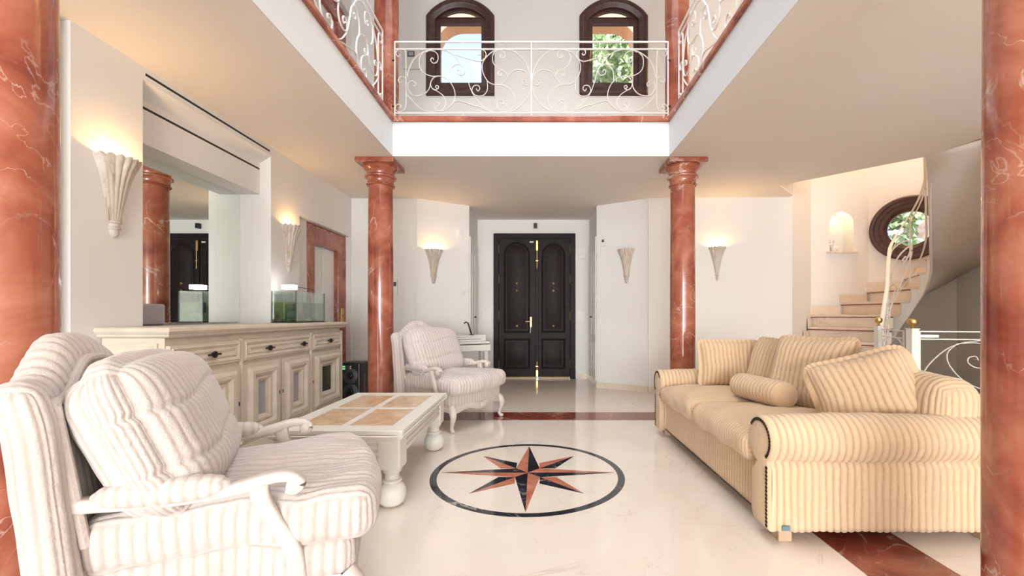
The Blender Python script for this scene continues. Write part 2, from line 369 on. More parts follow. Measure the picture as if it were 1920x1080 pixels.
# far left wall with lift recess, lower and upper floors
def lift_wall(z0, z1, tag_):
    O = (XW, 4.30, z0); mb = MB(O, (0, 1, 0), (0, 0, 1), (1, 0, 0)); L = 1.88
    y0_ = 0 if z0 < 1 else -14.3
    mb.plate([(y0_, 0), (L, 0), (L, z1-z0), (y0_, z1-z0)], [[(.52, .001), (1.84, .001), (1.84, 2.22), (.52, 2.22)]], -.07, 0)
    struct('wall_left_'+tag_, mb, WALL)
    mb = MB(O, (0, 1, 0), (0, 0, 1), (1, 0, 0)); mb.box(y0_, L, 0, z1-z0, -.75, -.165); struct('wall_left_'+tag_+'_core', mb, WALL)
    mb = MB(O, (0, 1, 0), (0, 0, 1), (1, 0, 0)); mb.box(y0_, .80, 0, z1-z0, -.165, -.0705); mb.box(1.85, L, 0, z1-z0, -.165, -.0705); mb.box(.80, 1.85, 2.221, z1-z0, -.165, -.0705)
    struct('wall_left_'+tag_+'_fill', mb, WALL)
    lab = 'lift doorway in a red marble surround ' + ('beyond the sideboard' if z0 < 1 else 'on the upper gallery behind the railing')
    r = thing('lift_doorway', lab, 'doorway', (XW-.07, 5.6, z0))
    def fr(): return MB((0, 0, 0), (0, 1, 0), (0, 0, 1), (1, 0, 0))
    obj('jamb', fr().box(-.50, -.32, 0, 2.215, -.095, .004), REDM, r, bevel=.003)
    obj('jamb', fr().box(.30, .54, 0, 2.215, -.095, .004), REDM, r, bevel=.003)
    obj('lintel', fr().box(-.32, .30, 1.98, 2.215, -.095, .004), REDM, r, bevel=.003)
    obj('door_leaf', fr().box(-.32, -.02, 0, 1.98, -.095, -.06), WPLAST, r, bevel=.003)
    obj('door_leaf', fr().box(-.016, .30, 0, 1.98, -.095, -.05), WPLAST, r, bevel=.003)
    if z0 < 1:
        cp = obj('call_panel', fr().box(.38, .46, 1.0, 1.20, .004, .012), BRASS, r, bevel=.002, label='gold call panel')
        obj('call_button', MB((.012, .42, 1.10), (0, 1, 0), (0, 0, 1), (1, 0, 0)).lathe([(.012, 0), (.012, .004), (.008, .007)], n=16), BLACK, cp)
lift_wall(0, HC, 'far'); lift_wall(UF, UC, 'upper')
# back walls
wallplate('wall_back_left', (XW, 6.17), (-1.71, 6.17), 0, HC)
wallplate('wall_back_left_slant', (-1.71, 6.17), (-1.03, 6.59), 0, HC)
wallplate('wall_niche_left', (-1.03, 6.59), (-1.03, 7.55), 0, HC)
DX0, DX1, DZ = -.752, .680, 2.54
wallplate('wall_door', (-1.10, 7.55), (1.0, 7.55), 0, HC, holes=[[(DX0+1.10+.02, .001), (DX1+1.10-.02, .001), (DX1+1.10-.02, DZ-.02), (DX0+1.10+.02, DZ-.02)]])
wallplate('wall_niche_right', (.92, 7.55), (.92, 6.59), 0, HC)
wallplate('wall_back_right_slant', (.92, 6.59), (1.596, 6.17), 0, HC)
wallplate('wall_back_right', (1.596, 6.15), P0, 0, HC)
wallplate('wall_stair_a', P0, P1, 0, UC)
# niche wall with arched niche
nxc = (1578-1006)/808*6.75; nz0 = 1.1+(592-472)/808*6.75; nz1 = 1.1+(592-397)/808*6.75; nw = 45/808*6.75/2
u0 = nxc-P1[0]
wallplate('wall_stair_niche', P1, P2, 0, UC, holes=[arch(u0-nw, u0+nw, nz0, nz1-nw)])
nb = MB((P1[0], P1[1], 0), (1, 0, 0), (0, 0, 1), (0, -1, 0))
nb.nested([[(p[0], p[1], -.119) for p in arch(u0-nw, u0+nw, nz0, nz1-nw)], [(p[0], p[1], -.24) for p in arch(u0-nw, u0+nw, nz0, nz1-nw)]])
struct('wall_niche_back', nb, WALL)
ns = MB().box(nxc-nw-.06, nxc+nw+.05, 6.70, 6.985, nz0-.022, nz0+.001); struct('trim_6', ns, STAIRM, bevel=.004)
# oval-looking round window on the slanted tower wall
O, U, V, Nn, L = frame45(P2, P3); wr = .475; wu, wz = .485, 2.405
wallplate('wall_stair_window', P2, P3, 0, UC, holes=[circ(wu, wz, wr-.03)])
wallplate('wall_stair_b', P3, P4, 0, UC); wallplate('wall_right_stair', P4, (5.92, 3.75), 0, HC); wallplate('wall_right_return', (5.92, 3.75), (4.2, 3.75), 0, HC); wallplate('wall_right', (4.2, 3.75), (4.2, -10), 0, HC, th=.3); wallplate('wall_right_upper', P4, PE, UF, UC)
# upper back wall with two arched windows
WIN = [(-1.088, .487), (1.10, .487)]
wz0 = 1.1+412/808*6.17; wzs = 5.376; WZT = 5.63
holes = []
for c, hw in WIN: holes.append([(p[0]-XW, p[1]-UF) for p in arch(c-hw+.05, c+hw-.05, wz0+.05, wzs, ztop=WZT-.05)])
wallplate('wall_upper_back', (XW, 6.17), P0[:1]+(6.17,), UF, UC, .14, holes)
# wall behind the camera, unseen; openings added around the two fill lamps
wb = MB((0, -10, 0), (-1, 0, 0), (0, 0, 1), (0, 1, 0))
wb.plate([(-6, 0), (3.4, 0), (3.4, UC), (-6, UC)], [rect(-3.3, 2.6, .15, 2.65), rect(-3.3, 2.9, 3.5, 5.7)], -.12, 0)
struct('wall_front', wb, WALL)
gw = MB((0, -10.06, 0), (-1, 0, 0), (0, 0, 1), (0, 1, 0))
for i in range(5):
    x = -3.3+i*1.55-.03; gw.box(x, x+.06, .15, 2.65, -.02, .02); gw.box(x, x+.06, 3.5, 5.7, -.02, .02)
struct('window_4', gw, WWOOD)  # unseen bars across the added openings
# baseboards
def base(name, p0, p1):
    O, U, V, Nn, L = frame45(p0, p1); mb = MB(O, U, V, Nn); mb.box(0, L, 0, .09, .0, .012); struct(name, mb, STAIRM, bevel=.002)
base('baseboard_left', (XW, 6.17), (-1.71, 6.17)); base('baseboard_slant_left', (-1.71, 6.17), (-1.03, 6.59))
base('baseboard_door_left', (-1.03, 7.55), (DX0-.03, 7.55)); base('baseboard_door_right', (DX1+.03, 7.55), (.92, 7.55))
base('baseboard_slant_right', (.92, 6.59), (1.596, 6.17)); base('baseboard_right', (1.596, 6.15), P0)

# ------------------------------------------------------------------ windows
def arched_window(c, hw, n, handle_side):
    f = lambda: MB((c, 6.17, 0), (1, 0, 0), (0, 0, 1), (0, -1, 0))
    hb = hw
    mb = f()
    prof = [(0, 0), (0, .035), (.018, .05), (.05, .05), (.06, .038), (.085, .032), (.1, .02), (.125, .015), (.13, -.10)]
    mb.nested([[(p[0], p[1], h) for p in arch(-hw, hw, wz0, wzs, 24, d, WZT)] for d, h in prof], fill=False)
    fr = obj('window_%d' % n, mb, WWOOD, kind='structure', smooth=True, angle=30)
    fr.location = (0, 0, 0)
    # sash: rectangular casement below, transom and fixed lunette above
    zt = wzs-.004
    s = f(); i0 = hw-.125
    s.plate(rect(-i0, i0, wz0+.125, zt), [rect(-i0+.068, i0-.068, wz0+.205, zt-.085)], -.075, -.02)
    obj('sash', s, WWOOD, fr, bevel=.006)
    g = f(); g.box(-i0+.06, i0-.06, wz0+.195, zt-.075, -.05, -.045); obj('pane', g, GLASS, fr)
    s = f()
    def seg(dd):
        ri = WZT-wzs; RR = (hw*hw+ri*ri)/(2*ri); cz = WZT-RR; rd = RR-.122-dd; zc = wzs+dd*.5-.002; h_ = sqrt(rd*rd-(zc-cz)**2); a = math.acos(h_/rd)
        return [(rd*cos(a+(pi-2*a)*i/26), cz+rd*sin(a+(pi-2*a)*i/26)) for i in range(27)]
    s.plate(seg(0), [seg(.03)], -.075, -.02); obj('lunette_frame', s, WWOOD, fr)
    g = f(); g.plate(seg(.025), [], -.05, -.045); obj('lunette_pane', g, GLASS, fr)
    hx = handle_side*(i0-.035)
    h = f(); h.box(hx-.012, hx+.012, wz0+.50, wz0+.60, -.02, -.008); h.sweep([(hx, wz0+.55, -.008), (hx, wz0+.55, .03), (hx, wz0+.66, .035)], .008); obj('handle', h, BRASS, fr, smooth=True)
arched_window(-1.088, .487, 1, 1); arched_window(1.10, .487, 2, -1)
O, U, V, Nn, L = frame45(P2, P3)
rw = MB(O, U, V, Nn)
prof = [(0, 0), (0, .04), (.02, .055), (.05, .05), (.065, .035), (.11, .03), (.12, .018), (.17, .015), (.19, .0), (.215, -.03), (.22, -.08)]
rw.nested([[(p[0], p[1], h) for p in circ(wu, wz, wr-d, 64)] for d, h in prof], fill=False)
rwo = obj('window_3', rw, WWOOD, kind='structure', smooth=True, angle=30)
g = MB(O, U, V, Nn); g.plate(circ(wu, wz, wr-.2, 48), [], -.07, -.065); obj('pane', g, GLASS, rwo)

# ------------------------------------------------------------------ columns
def column(label, x, y, z0, z1, group, cap=True):
    r = thing('marble_column', label, 'column', (x, y, z0), 0, group); h = z1-z0
    e = .0
    prof = [(.134, 0), (.134, h*.4), (.129, h-.262)] if cap else [(.134, 0), (.132, h)]
    sh = MB().lathe(prof, n=64); obj('shaft', sh, REDM, r, smooth=True, angle=50)
    if cap:
        t = h
        pr = [(.129, t-.262), (.144, t-.262), (.152, t-.252), (.144, t-.242), (.138, t-.24), (.137, t-.20), (.150, t-.182), (.164, t-.176), (.168, t-.162), (.158, t-.150), (.140, t-.147), (.142, t-.12), (.158, t-.095), (.176, t-.083), (.182, t-.070), (.176, t-.058), (.186, t-.053)]
        obj('capital', MB().lathe(pr, n=64), REDM, r, smooth=True, angle=45)
        obj('abacus', MB().box(-.205, .205, -.205, .205, t-.053, t-.001), REDM, r, bevel=.012, seg=3)
    return r
g = 'red marble columns round the hall'
column('red marble column beside the far pale armchair, left of the entrance', -1.715, 4.745, 0, HC, g)
column('red marble column behind the far end of the tan sofa, right of the entrance', 1.608, 4.745, 0, HC, g)
column('close red marble column at the left edge, behind the near armchair back', -1.715, 1.375, 0, HC, g)
column('close red marble column at the right edge, in front of the tan sofa', 1.608, 1.375, 0, HC, g)
column('upper gallery marble column left of the arched windows', -1.715, 4.93, 3.15, UC, g, False)
column('upper gallery marble column right of the arched windows', 1.608, 4.93, 3.15, UC, g, False)

# ------------------------------------------------------------------ mirror
mr = thing('wall_mirror', 'large frameless mirror in the recess above the sideboard', 'mirror', (-2.985, 3.6, 1.04))
obj('mirror_glass', MB().box(.001, .024, -.699, .699, 0, 1.268), MIRROR, mr)
obj('edge_strip', MB().box(.0245, .028, .694, .6995, 0, 1.268), WPLAST, mr)

# ------------------------------------------------------------------ entrance door
def entrance():
    r = thing('entrance_door', 'dark brown double entrance door with arched panels and brass fittings', 'door', ((DX0+DX1)/2, 7.55, 0))
    cx = (DX0+DX1)/2; hw = (DX1-DX0)/2
    f = lambda y=0: MB((0, y, 0), (1, 0, 0), (0, 0, 1), (0, -1, 0))
    fr = f(); fr.plate([(-hw, .0), (-hw+.09, .0), (-hw+.09, DZ-.09), (hw-.09, DZ-.09), (hw-.09, .0), (hw, 0), (hw, DZ), (-hw, DZ)], [], -.05, .03)
    obj('door_frame', fr, DWOOD, r, bevel=.008)
    for s in (-1, 1): obj('plinth_block', f().box(min(s*hw, s*(hw-.1)), max(s*hw, s*(hw-.1)), .002, .17, .03, .05), DWOOD, r, bevel=.005)
    z1 = DZ-.095; mid = .045
    for s in (-1, 1):
        x0, x1 = (-hw+.092, mid-.003) if s < 0 else (mid+.003, hw-.092)
        lf = obj('door_leaf', f().box(x0, x1, .03, z1, -.05, -.005), DWOOD, r, bevel=.004)
        w_ = x1-x0; a0 = x0+.085; a1 = x1-(.12 if s < 0 else .085)
        if s > 0: a0 = x0+.075
        prof = [(0, -.006), (0, .008), (.012, .014), (.024, .008), (.034, -.003), (.055, -.003), (.075, .006)]
        pm = f(); pm.nested([[(p[0], p[1], h) for p in arch(a0, a1, .80, 2.16, 20, d)] for d, h in prof]); obj('arched_panel', pm, DWOOD, lf, smooth=True, angle=25)
        pm = f(); pm.nested([[(p[0], p[1], h) for p in rect(a0, a1, .17, .70, d)] for d, h in prof]); obj('lower_panel', pm, DWOOD, lf, smooth=True, angle=25)
        c = (a0+a1)/2
        for z in (1.665, 1.54, .92):
            k = MB((c, 0, z), (1, 0, 0), (0, 0, 1), (0, -1, 0)); k.lathe([(.021, .006), (.023, .014), (.015, .02), (.011, .014), (.007, .018)], n=20)
            obj('rosette', k, OLDBRASS, lf, smooth=True)
        obj('kick_strip', f().box(x0+.02, x1-.01, .006, .03, -.03, .004), OLDBRASS, lf)
        hx = (x0-.004) if s < 0 else x1+.004
        for z in (2.27, 1.74, 1.10, .25):
            obj('hinge', MB((hx, .0, z-.075)).lathe([(.006, 0), (.009, .01), (.009, .14), (.006, .15)], (0, -.008, 0), 12), BRASS, lf, smooth=True)
    # astragal and fittings
    obj('astragal', f().box(mid-.028, mid+.028, .05, z1, -.005, .014), DWOOD, r, bevel=.006)
    hp = obj('handle_plate', f().box(mid-.125, mid-.09, .90, 1.08, -.005, .006), BRASS, r, bevel=.004)
    hh = f(); hh.sweep([(mid-.107, 1.0, .006), (mid-.107, 1.0, .045), (mid-.15, 1.0, .05), (mid-.20, .998, .048)], .009, 10); obj('lever', hh, BRASS, hp, smooth=True)
    kk = f(); kk.sweep([(mid-.107, .93, .006), (mid-.110, .925, .03), (mid-.122, .80, .03)], .005, 8); obj('key', kk, WPLAST, hp, smooth=True)
    bt = f(); bt.box(mid-.017, mid+.017, 2.24, 2.41, .014, .028); bt.sweep([(mid, 2.25, .03), (mid, 1.92, .03)], .008, 10); bt.box(mid-.022, mid+.022, 2.05, 2.065, .014, .04); bt.sphere((mid, 1.93, .03), .012)
    obj('top_bolt', bt, BRASS, r, smooth=True, angle=40)
    bt = f(); bt.box(mid-.017, mid+.017, .04, .15, .014, .028); bt.sweep([(mid, .15, .03), (mid, .30, .03)], .008, 10); bt.box(mid-.022, mid+.022, .21, .225, .014, .04)
    obj('bottom_bolt', bt, BRASS, r, smooth=True, angle=40)
    obj('name_plate', f().box(mid-.13, mid-.06, 2.38, 2.405, -.005, -.001), WPLAST, r)
entrance()
# closets in the entrance niche
def closet(side, label):
    x = -1.03 if side < 0 else .92
    r = thing('built_in_closet', label, 'closet', (x, 7.07, 0), 0, 'white closets in the entrance passage')
    f = lambda: MB((0, 0, 0), (0, 1, 0), (0, 0, 1), (-side, 0, 0))
    obj('closet_frame', f().plate(rect(-.45, .40, .10, 2.32), [rect(-.38, .33, .17, 2.25)], 0, .018), WPLAST, r, bevel=.003)
    obj('base_panel', f().box(-.45, .40, 0, .1, .0, .01), STAIRM, r)
    for j, (a, b) in enumerate(((-.38, -.027), (-.023, .33))):
        d = obj('closet_door', f().box(a, b, .17, 2.25, .001, .016), WPLAST, r, bevel=.002)
        prof = [(0, .015), (0, .022), (.01, .027), (.02, .02), (.03, .012), (.05, .012), (.06, .018)]
        pm = f(); pm.nested([[(p[0], p[1], h) for p in arch(a+.06, b-.06, .80, 2.02, 12, dd)] for dd, h in prof]); obj('arched_panel', pm, WPLAST, d, smooth=True, angle=25)
        pm = f(); pm.nested([[(p[0], p[1], h) for p in rect(a+.06, b-.06, .25, .70, dd)] for dd, h in prof]); obj('lower_panel', pm, WPLAST, d, smooth=True, angle=25)
        yk = b-.03 if j == 0 else a+.03
        obj('knob', f().sphere((yk, 1.08, .03), .014, 12), BRONZE, d, smooth=True)
closet(-1, 'white arched panel closet on the left side of the entrance passage')
closet(1, 'white arched panel closet on the right side of the entrance passage')

# ------------------------------------------------------------------ wall sconces
def sconce_mesh():
    H = .49
    n = 9
    def fl(a, z):
        t = max(0, min(1, (z-.10)/(H-.10))); return 1+.10*t**.3*(abs(sin(a*n/1.0)))-.05
    prof = [(.004, 0), (.018, .008), (.028, .03), (.026, .05), (.034, .055), (.036, .066), (.028, .07), (.030, .09), (.040, .094), (.040, .104), (.034, .108)]
    for i in range(1, 14):
        t = i/13; prof.append((.034+.062*t+.034*t**5, .108+(H-.108)*t))
    b = MB(); b.lathe(prof[:11], n=40, a0=-pi/2, a1=pi/2)
    s = MB(); outer = prof[10:]
    s.lathe(outer+[(r-.008, z) for r, z in reversed(outer)], n=80, a0=-pi/2, a1=pi/2, flute=fl)
    # scallop the rim
    v2 = []
    for p in s.v:
        if p[2] > H-.03:
            a = math.atan2(p[1], p[0]); p = (p[0], p[1], p[2]+(p[2]-(H-.03))/.03*.012*abs(sin(a*n)))
        v2.append(p)
    s.v = v2
    return b, s
SB, SS = sconce_mesh()
sc_sb = None
def sconce(label, x, y, z, rz, lit):
    global sc_sb
    r = thing('wall_sconce', label, 'wall lamp', (x, y, z), rz, 'fluted plaster wall sconces')
    if sc_sb is None:
        a = obj('shade', SS, PLASTER, r, smooth=True, angle=60); b = obj('finial', SB, PLASTER, r, smooth=True, angle=60)
        c = obj('wall_plate', MB().box(0, .012, -.045, .045, .10, .44), PLASTER, r)
        d = obj('bulb', MB().sphere((.045, 0, .40), .018, 12, 1.4), WPLAST, r, smooth=True)
        sc_sb = (a, b, c, d)
    else:
        for q in sc_sb:
            c = q.copy(); COL.objects.link(c); c.parent = r
    if lit:
        p = point('sconce_glow', (x+.05*cos(rz), y+.05*sin(rz), z+.45), lit, WARM, .02)
ssl = math.atan2(-(.68), .42)   # facing of the left slanted wall
sconce('large lit fluted sconce on the pier left of the mirror', XW, 2.70, 1.585, 0, 6)
sconce('lit fluted sconce between the mirror and the lift doorway', XW, 4.60, 1.56, 0, 4)
nl = Vector((.42, -.68, 0)).normalized(); pl = Vector((-1.71, 6.17, 0)).lerp(Vector((-1.03, 6.59, 0)), .30)
nr = Vector((-.42, -.676, 0)).normalized(); pr = Vector((.92, 6.59, 0)).lerp(Vector((1.596, 6.17, 0)), .60)
sconce('lit sconce on the slanted wall left of the entrance door', pl.x, pl.y, 1.565, math.atan2(nl.y, nl.x), 4)
sconce('unlit white sconce on the slanted wall right of the entrance door', pr.x, pr.y, 1.575, math.atan2(nr.y, nr.x), 0)
sconce('glowing sconce on the warm wall between column and staircase', (1343-1006)/808*6.15, 6.15, 1.575, -pi/2, 8)

# ------------------------------------------------------------------ small wall fittings
def fitting(name, label, cat, parts, loc, nrm, group=None):
    nn = Vector(nrm).normalized(); uu = Vector((-nn.y, nn.x, 0))
    r = thing(name, label, cat, loc, 0, group)
    for pn, b, mt in parts:
        mb = MB((0, 0, 0), uu, (0, 0, 1), nn); mb.box(*b); obj(pn, mb, mt, r, bevel=.003)
    return r
def wp(t, side, z):
    a, b = ((Vector((-1.71, 6.17, 0)), Vector((-1.03, 6.59, 0))) if side < 0 else (Vector((.92, 6.59, 0)), Vector((1.596, 6.17, 0))))
    p = a.lerp(b, t); return (p.x, p.y, z)
fitting('motion_sensor', 'small cream motion sensor high on the slanted wall left of the door', 'sensor', [('sensor_body', (-.03, .03, -.05, .05, .001, .035), WPLAST), ('lens', (-.015, .015, -.03, 0, .035, .042), TABLEW)], wp(.80, -1, 2.35), nl)
fitting('wall_socket', 'white square wall switch below the motion sensor', 'switch', [('back_plate', (-.045, .045, -.045, .045, .001, .012), WPLAST), ('rocker', (-.02, .02, -.02, .02, .012, .02), TABLEW)], wp(.89, -1, 1.44), nl)
fitting('keypad', 'white alarm keypad on the slanted wall right of the door', 'keypad', [('keypad_body', (-.035, .035, -.07, .07, .001, .025), WPLAST), ('display', (-.018, .018, -.01, .03, .025, .028), DGREY)], wp(.14, 1, 2.22), nr)
fitting('alarm_box', 'cream doorbell box on the wall right of the entrance door', 'doorbell', [('box_body', (-.07, .07, -.045, .045, .001, .035), TABLEW), ('cover', (-.06, .06, -.035, .035, .035, .04), WALL)], (.80, 7.55, 2.14), (0, -1, 0))
fitting('spotlight', 'tiny black cube spotlight above the entrance door', 'spotlight', [('lamp_body', (-.03, .03, -.035, .05, .001, .07), BLACK), ('lens', (-.015, .015, -.046, -.0355, .02, .05), WPLAST)], (-.02, 7.55, 2.66), (0, -1, 0))
fitting('thermostat', 'white wall thermostat just right of the left column', 'thermostat', [('body', (-.035, .035, -.10, .12, .001, .03), WPLAST), ('display', (-.022, .022, .02, .08, .03, .033), DGREY)], (-2.02, 6.17, 1.50), (0, -1, 0))
for s, lb in ((-1, 'left'), (1, 'right')):
    r = thing('switch_panel', 'white light switches beside the entrance door, ' + lb + ' side', 'switch', (s*.86 if s < 0 else .80, 7.55, 1.10), 0, 'switch panels by the entrance')
    obj('back_plate', MB().box(-.08, .08, -.008, -.0005, -.085, .085), WPLAST, r, bevel=.003)
    for i in range(2):
        for j in range(3): obj('rocker', MB().box(-.07+i*.075, -.005+i*.075, -.012, -.008, -.075+j*.053, -.03+j*.053), TABLEW, r, bevel=.002)
r = thing('switch_panel', 'white triple light switch on the warm wall behind the sofa', 'switch', ((1433-1006)/808*6.12, 6.12, 1.10))
obj('back_plate', MB().box(-.04, .04, .02, .0295, -.11, .11), WPLAST, r, bevel=.003)
for j in range(3): obj('rocker', MB().box(-.028, .028, .013, .02, -.098+j*.068, -.04+j*.068), TABLEW, r, bevel=.002)
fitting('intercom', 'cream intercom on the gallery wall left of the left arched window', 'intercom', [('body', (-.12, .12, -.14, .14, .001, .03), TABLEW), ('screen', (-.06, .04, .03, .11, .03, .034), DGREY), ('screen_glass', (-.045, .025, .045, .095, .034, .037), GREYP)], ((773-1006)/808*6.17, 6.17, 4.76), (0, -1, 0))

# ------------------------------------------------------------------ gallery railings
CURV = [
 [(75,245),(60,265),(35,250),(25,215),(55,182),(100,187),(135,230),(138,500),(138,800),(110,870),(60,885),(20,860),(22,820),(60,800),(85,828),(65,842)],
 [(138,520),(115,492),(80,492),(55,515),(55,545),(80,560),(98,540)],
 [(150,500),(165,430),(210,320),(290,240),(400,195),(480,222),(500,280),(480,330),(440,335),(415,303),(435,278),(450,300)],
 [(360,200),(300,260),(288,340),(305,410),(350,455),(430,485),(520,485),(600,520),(660,590),(690,680),(680,760),(640,820),(580,865),(520,888)],
 [(360,215),(420,187),(500,182),(600,205),(690,265),(760,360),(800,420),(830,520),(870,640),(920,730),(1000,820),(1110,888)],
 [(510,483),(450,500),(415,560),(425,610),(460,640),(500,620),(500,595),(480,590),(470,610),(487,620)],
 [(412,565),(400,620),(350,680),(270,706),(200,690),(160,620),(168,560),(210,538),(248,565),(240,598),(215,590)],
 [(430,620),(500,660),(560,710),(585,780),(570,840),(520,876),(470,860),(460,810),(490,785),(515,805),(500,825)],
 [(625,540),(625,450),(660,380),(720,350),(780,380),(800,430),(770,475),(720,460),(712,425),(735,412),(748,437)],
 [(150,690),(190,740),(250,802),(320,858),(400,888)],
 [(640,820),(680,775),(740,768),(850,800),(980,840),(1100,888)],
 [(660,235),(760,265),(860,295),(960,318),(1020,290),(1038,235),(1010,190),(970,177),(940,205),(945,240),(970,245),(977,225)],
 [(1220,182),(1130,200),(1050,260),(1000,340),(1000,430),(1035,510),(1080,560),(1140,580),(1230,590),(1310,640),(1360,720),(1355,800),(1310,868),(1240,886),(1175,850),(1165,790),(1200,755),(1240,775),(1230,800),(1212,790)],
 [(1220,182),(1330,200),(1430,270),(1500,370),(1535,480),(1546,560),(1535,640),(1480,760),(1400,840),(1300,888)],
 [(1275,490),(1260,445),(1215,415),(1175,440),(1175,475),(1205,482),(1207,455)],
 [(1190,412),(1140,370),(1110,300),(1120,235),(1170,192),(1230,200),(1255,250),(1230,285),(1195,270),(1205,245),(1222,262)],
 [(1200,575),(1250,540),(1290,480),(1340,430),(1410,412),(1480,440),(1530,500),(1540,550),(1500,590),(1450,575),(1450,535),(1480,535),(1482,560)],
 [(1050,540),(1055,620),(1030,680),(980,710),(920,700),(880,650),(900,595),(950,590),(968,625),(945,650),(928,625)],
]
def catmull(P, sub=5):
    P = [Vector(p) for p in P]; out = []
    for i in range(len(P)-1):
        p0 = P[max(i-1, 0)]; p1 = P[i]; p2 = P[i+1]; p3 = P[min(i+2, len(P)-1)]
        for k in range(sub):
            t = k/sub; out.append(.5*((2*p1)+(p2-p0)*t+(2*p0-5*p1+4*p2-p3)*t*t+(3*p1-p0-3*p2+p3)*t**3))
    out.append(P[-1]); return out
SU = .949e-3
def zc2m(p): return ((p[0]-12)*SU, (960-p[1])*SU)
HALF = 1536*SU
scroll_mesh = []
def railing_panel(label, loc, rz):
    r = thing('gallery_railing', label, 'railing', loc, rz, 'white scrolled gallery railings')
    f = lambda: MB((0, 0, 0), (1, 0, 0), (0, 0, 1), (0, -1, 0))
    for h, t in ((.86*.949+.0, .008), (.79*.936, .006), (.055, .006)):
        obj('rail', f().box(-HALF, HALF, h-t, h+t, -.008, .008), IRONW, r, bevel=.002)
    for x in (-HALF, 0, HALF): obj('post', f().box(x-.006, x+.006, 0, .82, -.006, .006), IRONW, r, bevel=.001)
    for x in (-HALF/2, HALF/2):
        obj('spacer', f().box(x-.004, x+.004, .745, .81, -.004, .004), IRONW, r); obj('spacer', f().box(x-.004, x+.004, 0, .05, -.004, .004), IRONW, r)
    if not scroll_mesh:
        for c in CURV:
            pts = [zc2m(p) for p in c]; sm = catmull([(a-HALF, b, 0) for a, b in pts], 5)
            mb = f(); mb.sweep([tuple(p) for p in sm], lambda t: (.0085, .0045), 6, up=(0, 0, 1)); 
            o = obj('scroll', mb, IRONW, r, smooth=True); scroll_mesh.append(o)
    else:
        for o in scroll_mesh:
            c = o.copy(); COL.objects.link(c); c.parent = r
    for o in scroll_mesh:
        c = o.copy(); COL.objects.link(c); c.parent = r; c.scale = (-1, 1, 1)
    for x in (-HALF, HALF):
        for z in (.13, .62): obj('bracket', f().box(x-.03 if x < 0 else x, x if x < 0 else x+.03, z-.006, z+.006, -.006, .006), BRONZE, r)
    return r
railing_panel('white scrolled railing of the far gallery below the arched windows', ((VX0+VX1)/2+.005, VY1+.06, 3.205), 0)
railing_panel('white scrolled railing along the left gallery edge', (VX0-.06, VY1-.12-HALF, 3.205), pi/2)
railing_panel('white scrolled railing along the right gallery edge', (VX1+.06, VY1-.12-HALF, 3.205), pi/2)

# ------------------------------------------------------------------ staircase
RZ = .186
inner = {0: (3.90, 4.86), 1: (4.05, 5.0), 2: (4.2, 5.15), 3: (4.35, 5.30), 4: (4.48, 5.45), 5: (4.63, 5.62), 6: (4.80, 5.80), 7: (4.93, 5.84), 8: (5.03, 5.80), 9: (5.08, 5.72), 10: (5.09, 5.63), 11: (5.06, 5.55), 12: (4.93, 5.41), 13: (4.78, 5.25), 14: (4.62, 5.08), 15: (4.45, 4.90), 16: (4.28, 4.72), 17: (4.11, 4.555)}
outer = {1: (3.25, 5.7), 2: (3.5, 5.98), 3: (3.78, 6.23), 4: (4.0, 6.44), 5: (4.14, 6.57), 6: (4.29, 6.73), 7: (4.78, 6.745), 8: (5.19, 6.745), 9: (5.5, 6.43), 10: (5.75, 6.18), 11: (5.90, 5.95), 12: (5.91, 5.5), 13: (5.91, 5.2), 14: (5.9, 4.9), 15: (5.6, 4.6), 16: (5.1, 4.3), 17: (4.40, 3.93)}
st = thing('spiral_staircase', 'winding cream marble staircase with red marble nosing strips', 'staircase', (4.6, 5.6, 0))
def stm(): return MB((-4.6, -5.6, 0))
for k in range(1, 17):
    a, b, c, d = [Vector(p) for p in (inner[k], inner[k+1], outer[k+1], outer[k])]
    fw = (a-b).normalized()*.028; fo = (d-c).normalized()*.028
    ex = [P1] if k == 0 else []
    z = k*RZ
    poly = [tuple(a+fw), tuple(b), tuple(c), tuple(d+fo)]
    obj('tread', stm().prism(poly, z-.03, z), STAIRM, st, bevel=.004)
    e1 = a+fw*.8; e2 = d+fo*.8
    n_ = fw.normalized()*.012
    obj('nosing_strip', stm().prism([tuple(a+fw*.7), tuple(a), tuple(d), tuple(d+fo*.7)], z-.044, z-.03), REDF, st)
    obj('riser', stm().prism([tuple(a), tuple(a-n_), tuple(d-fo.normalized()*.012), tuple(d)], z-RZ, z-.03), STAIRM, st)
for k in range(3, 11):
    a = Vector(outer[k]); b = Vector(outer[k+1]); t = (b-a).normalized(); nn = Vector((t.y, -t.x))*.014
    obj('wall_skirting', stm().prism([tuple(a-t*.03), tuple(b-t*.03), tuple(b-t*.03+nn), tuple(a-t*.03+nn)], k*RZ+.001, k*RZ+.13), STAIRM, st)
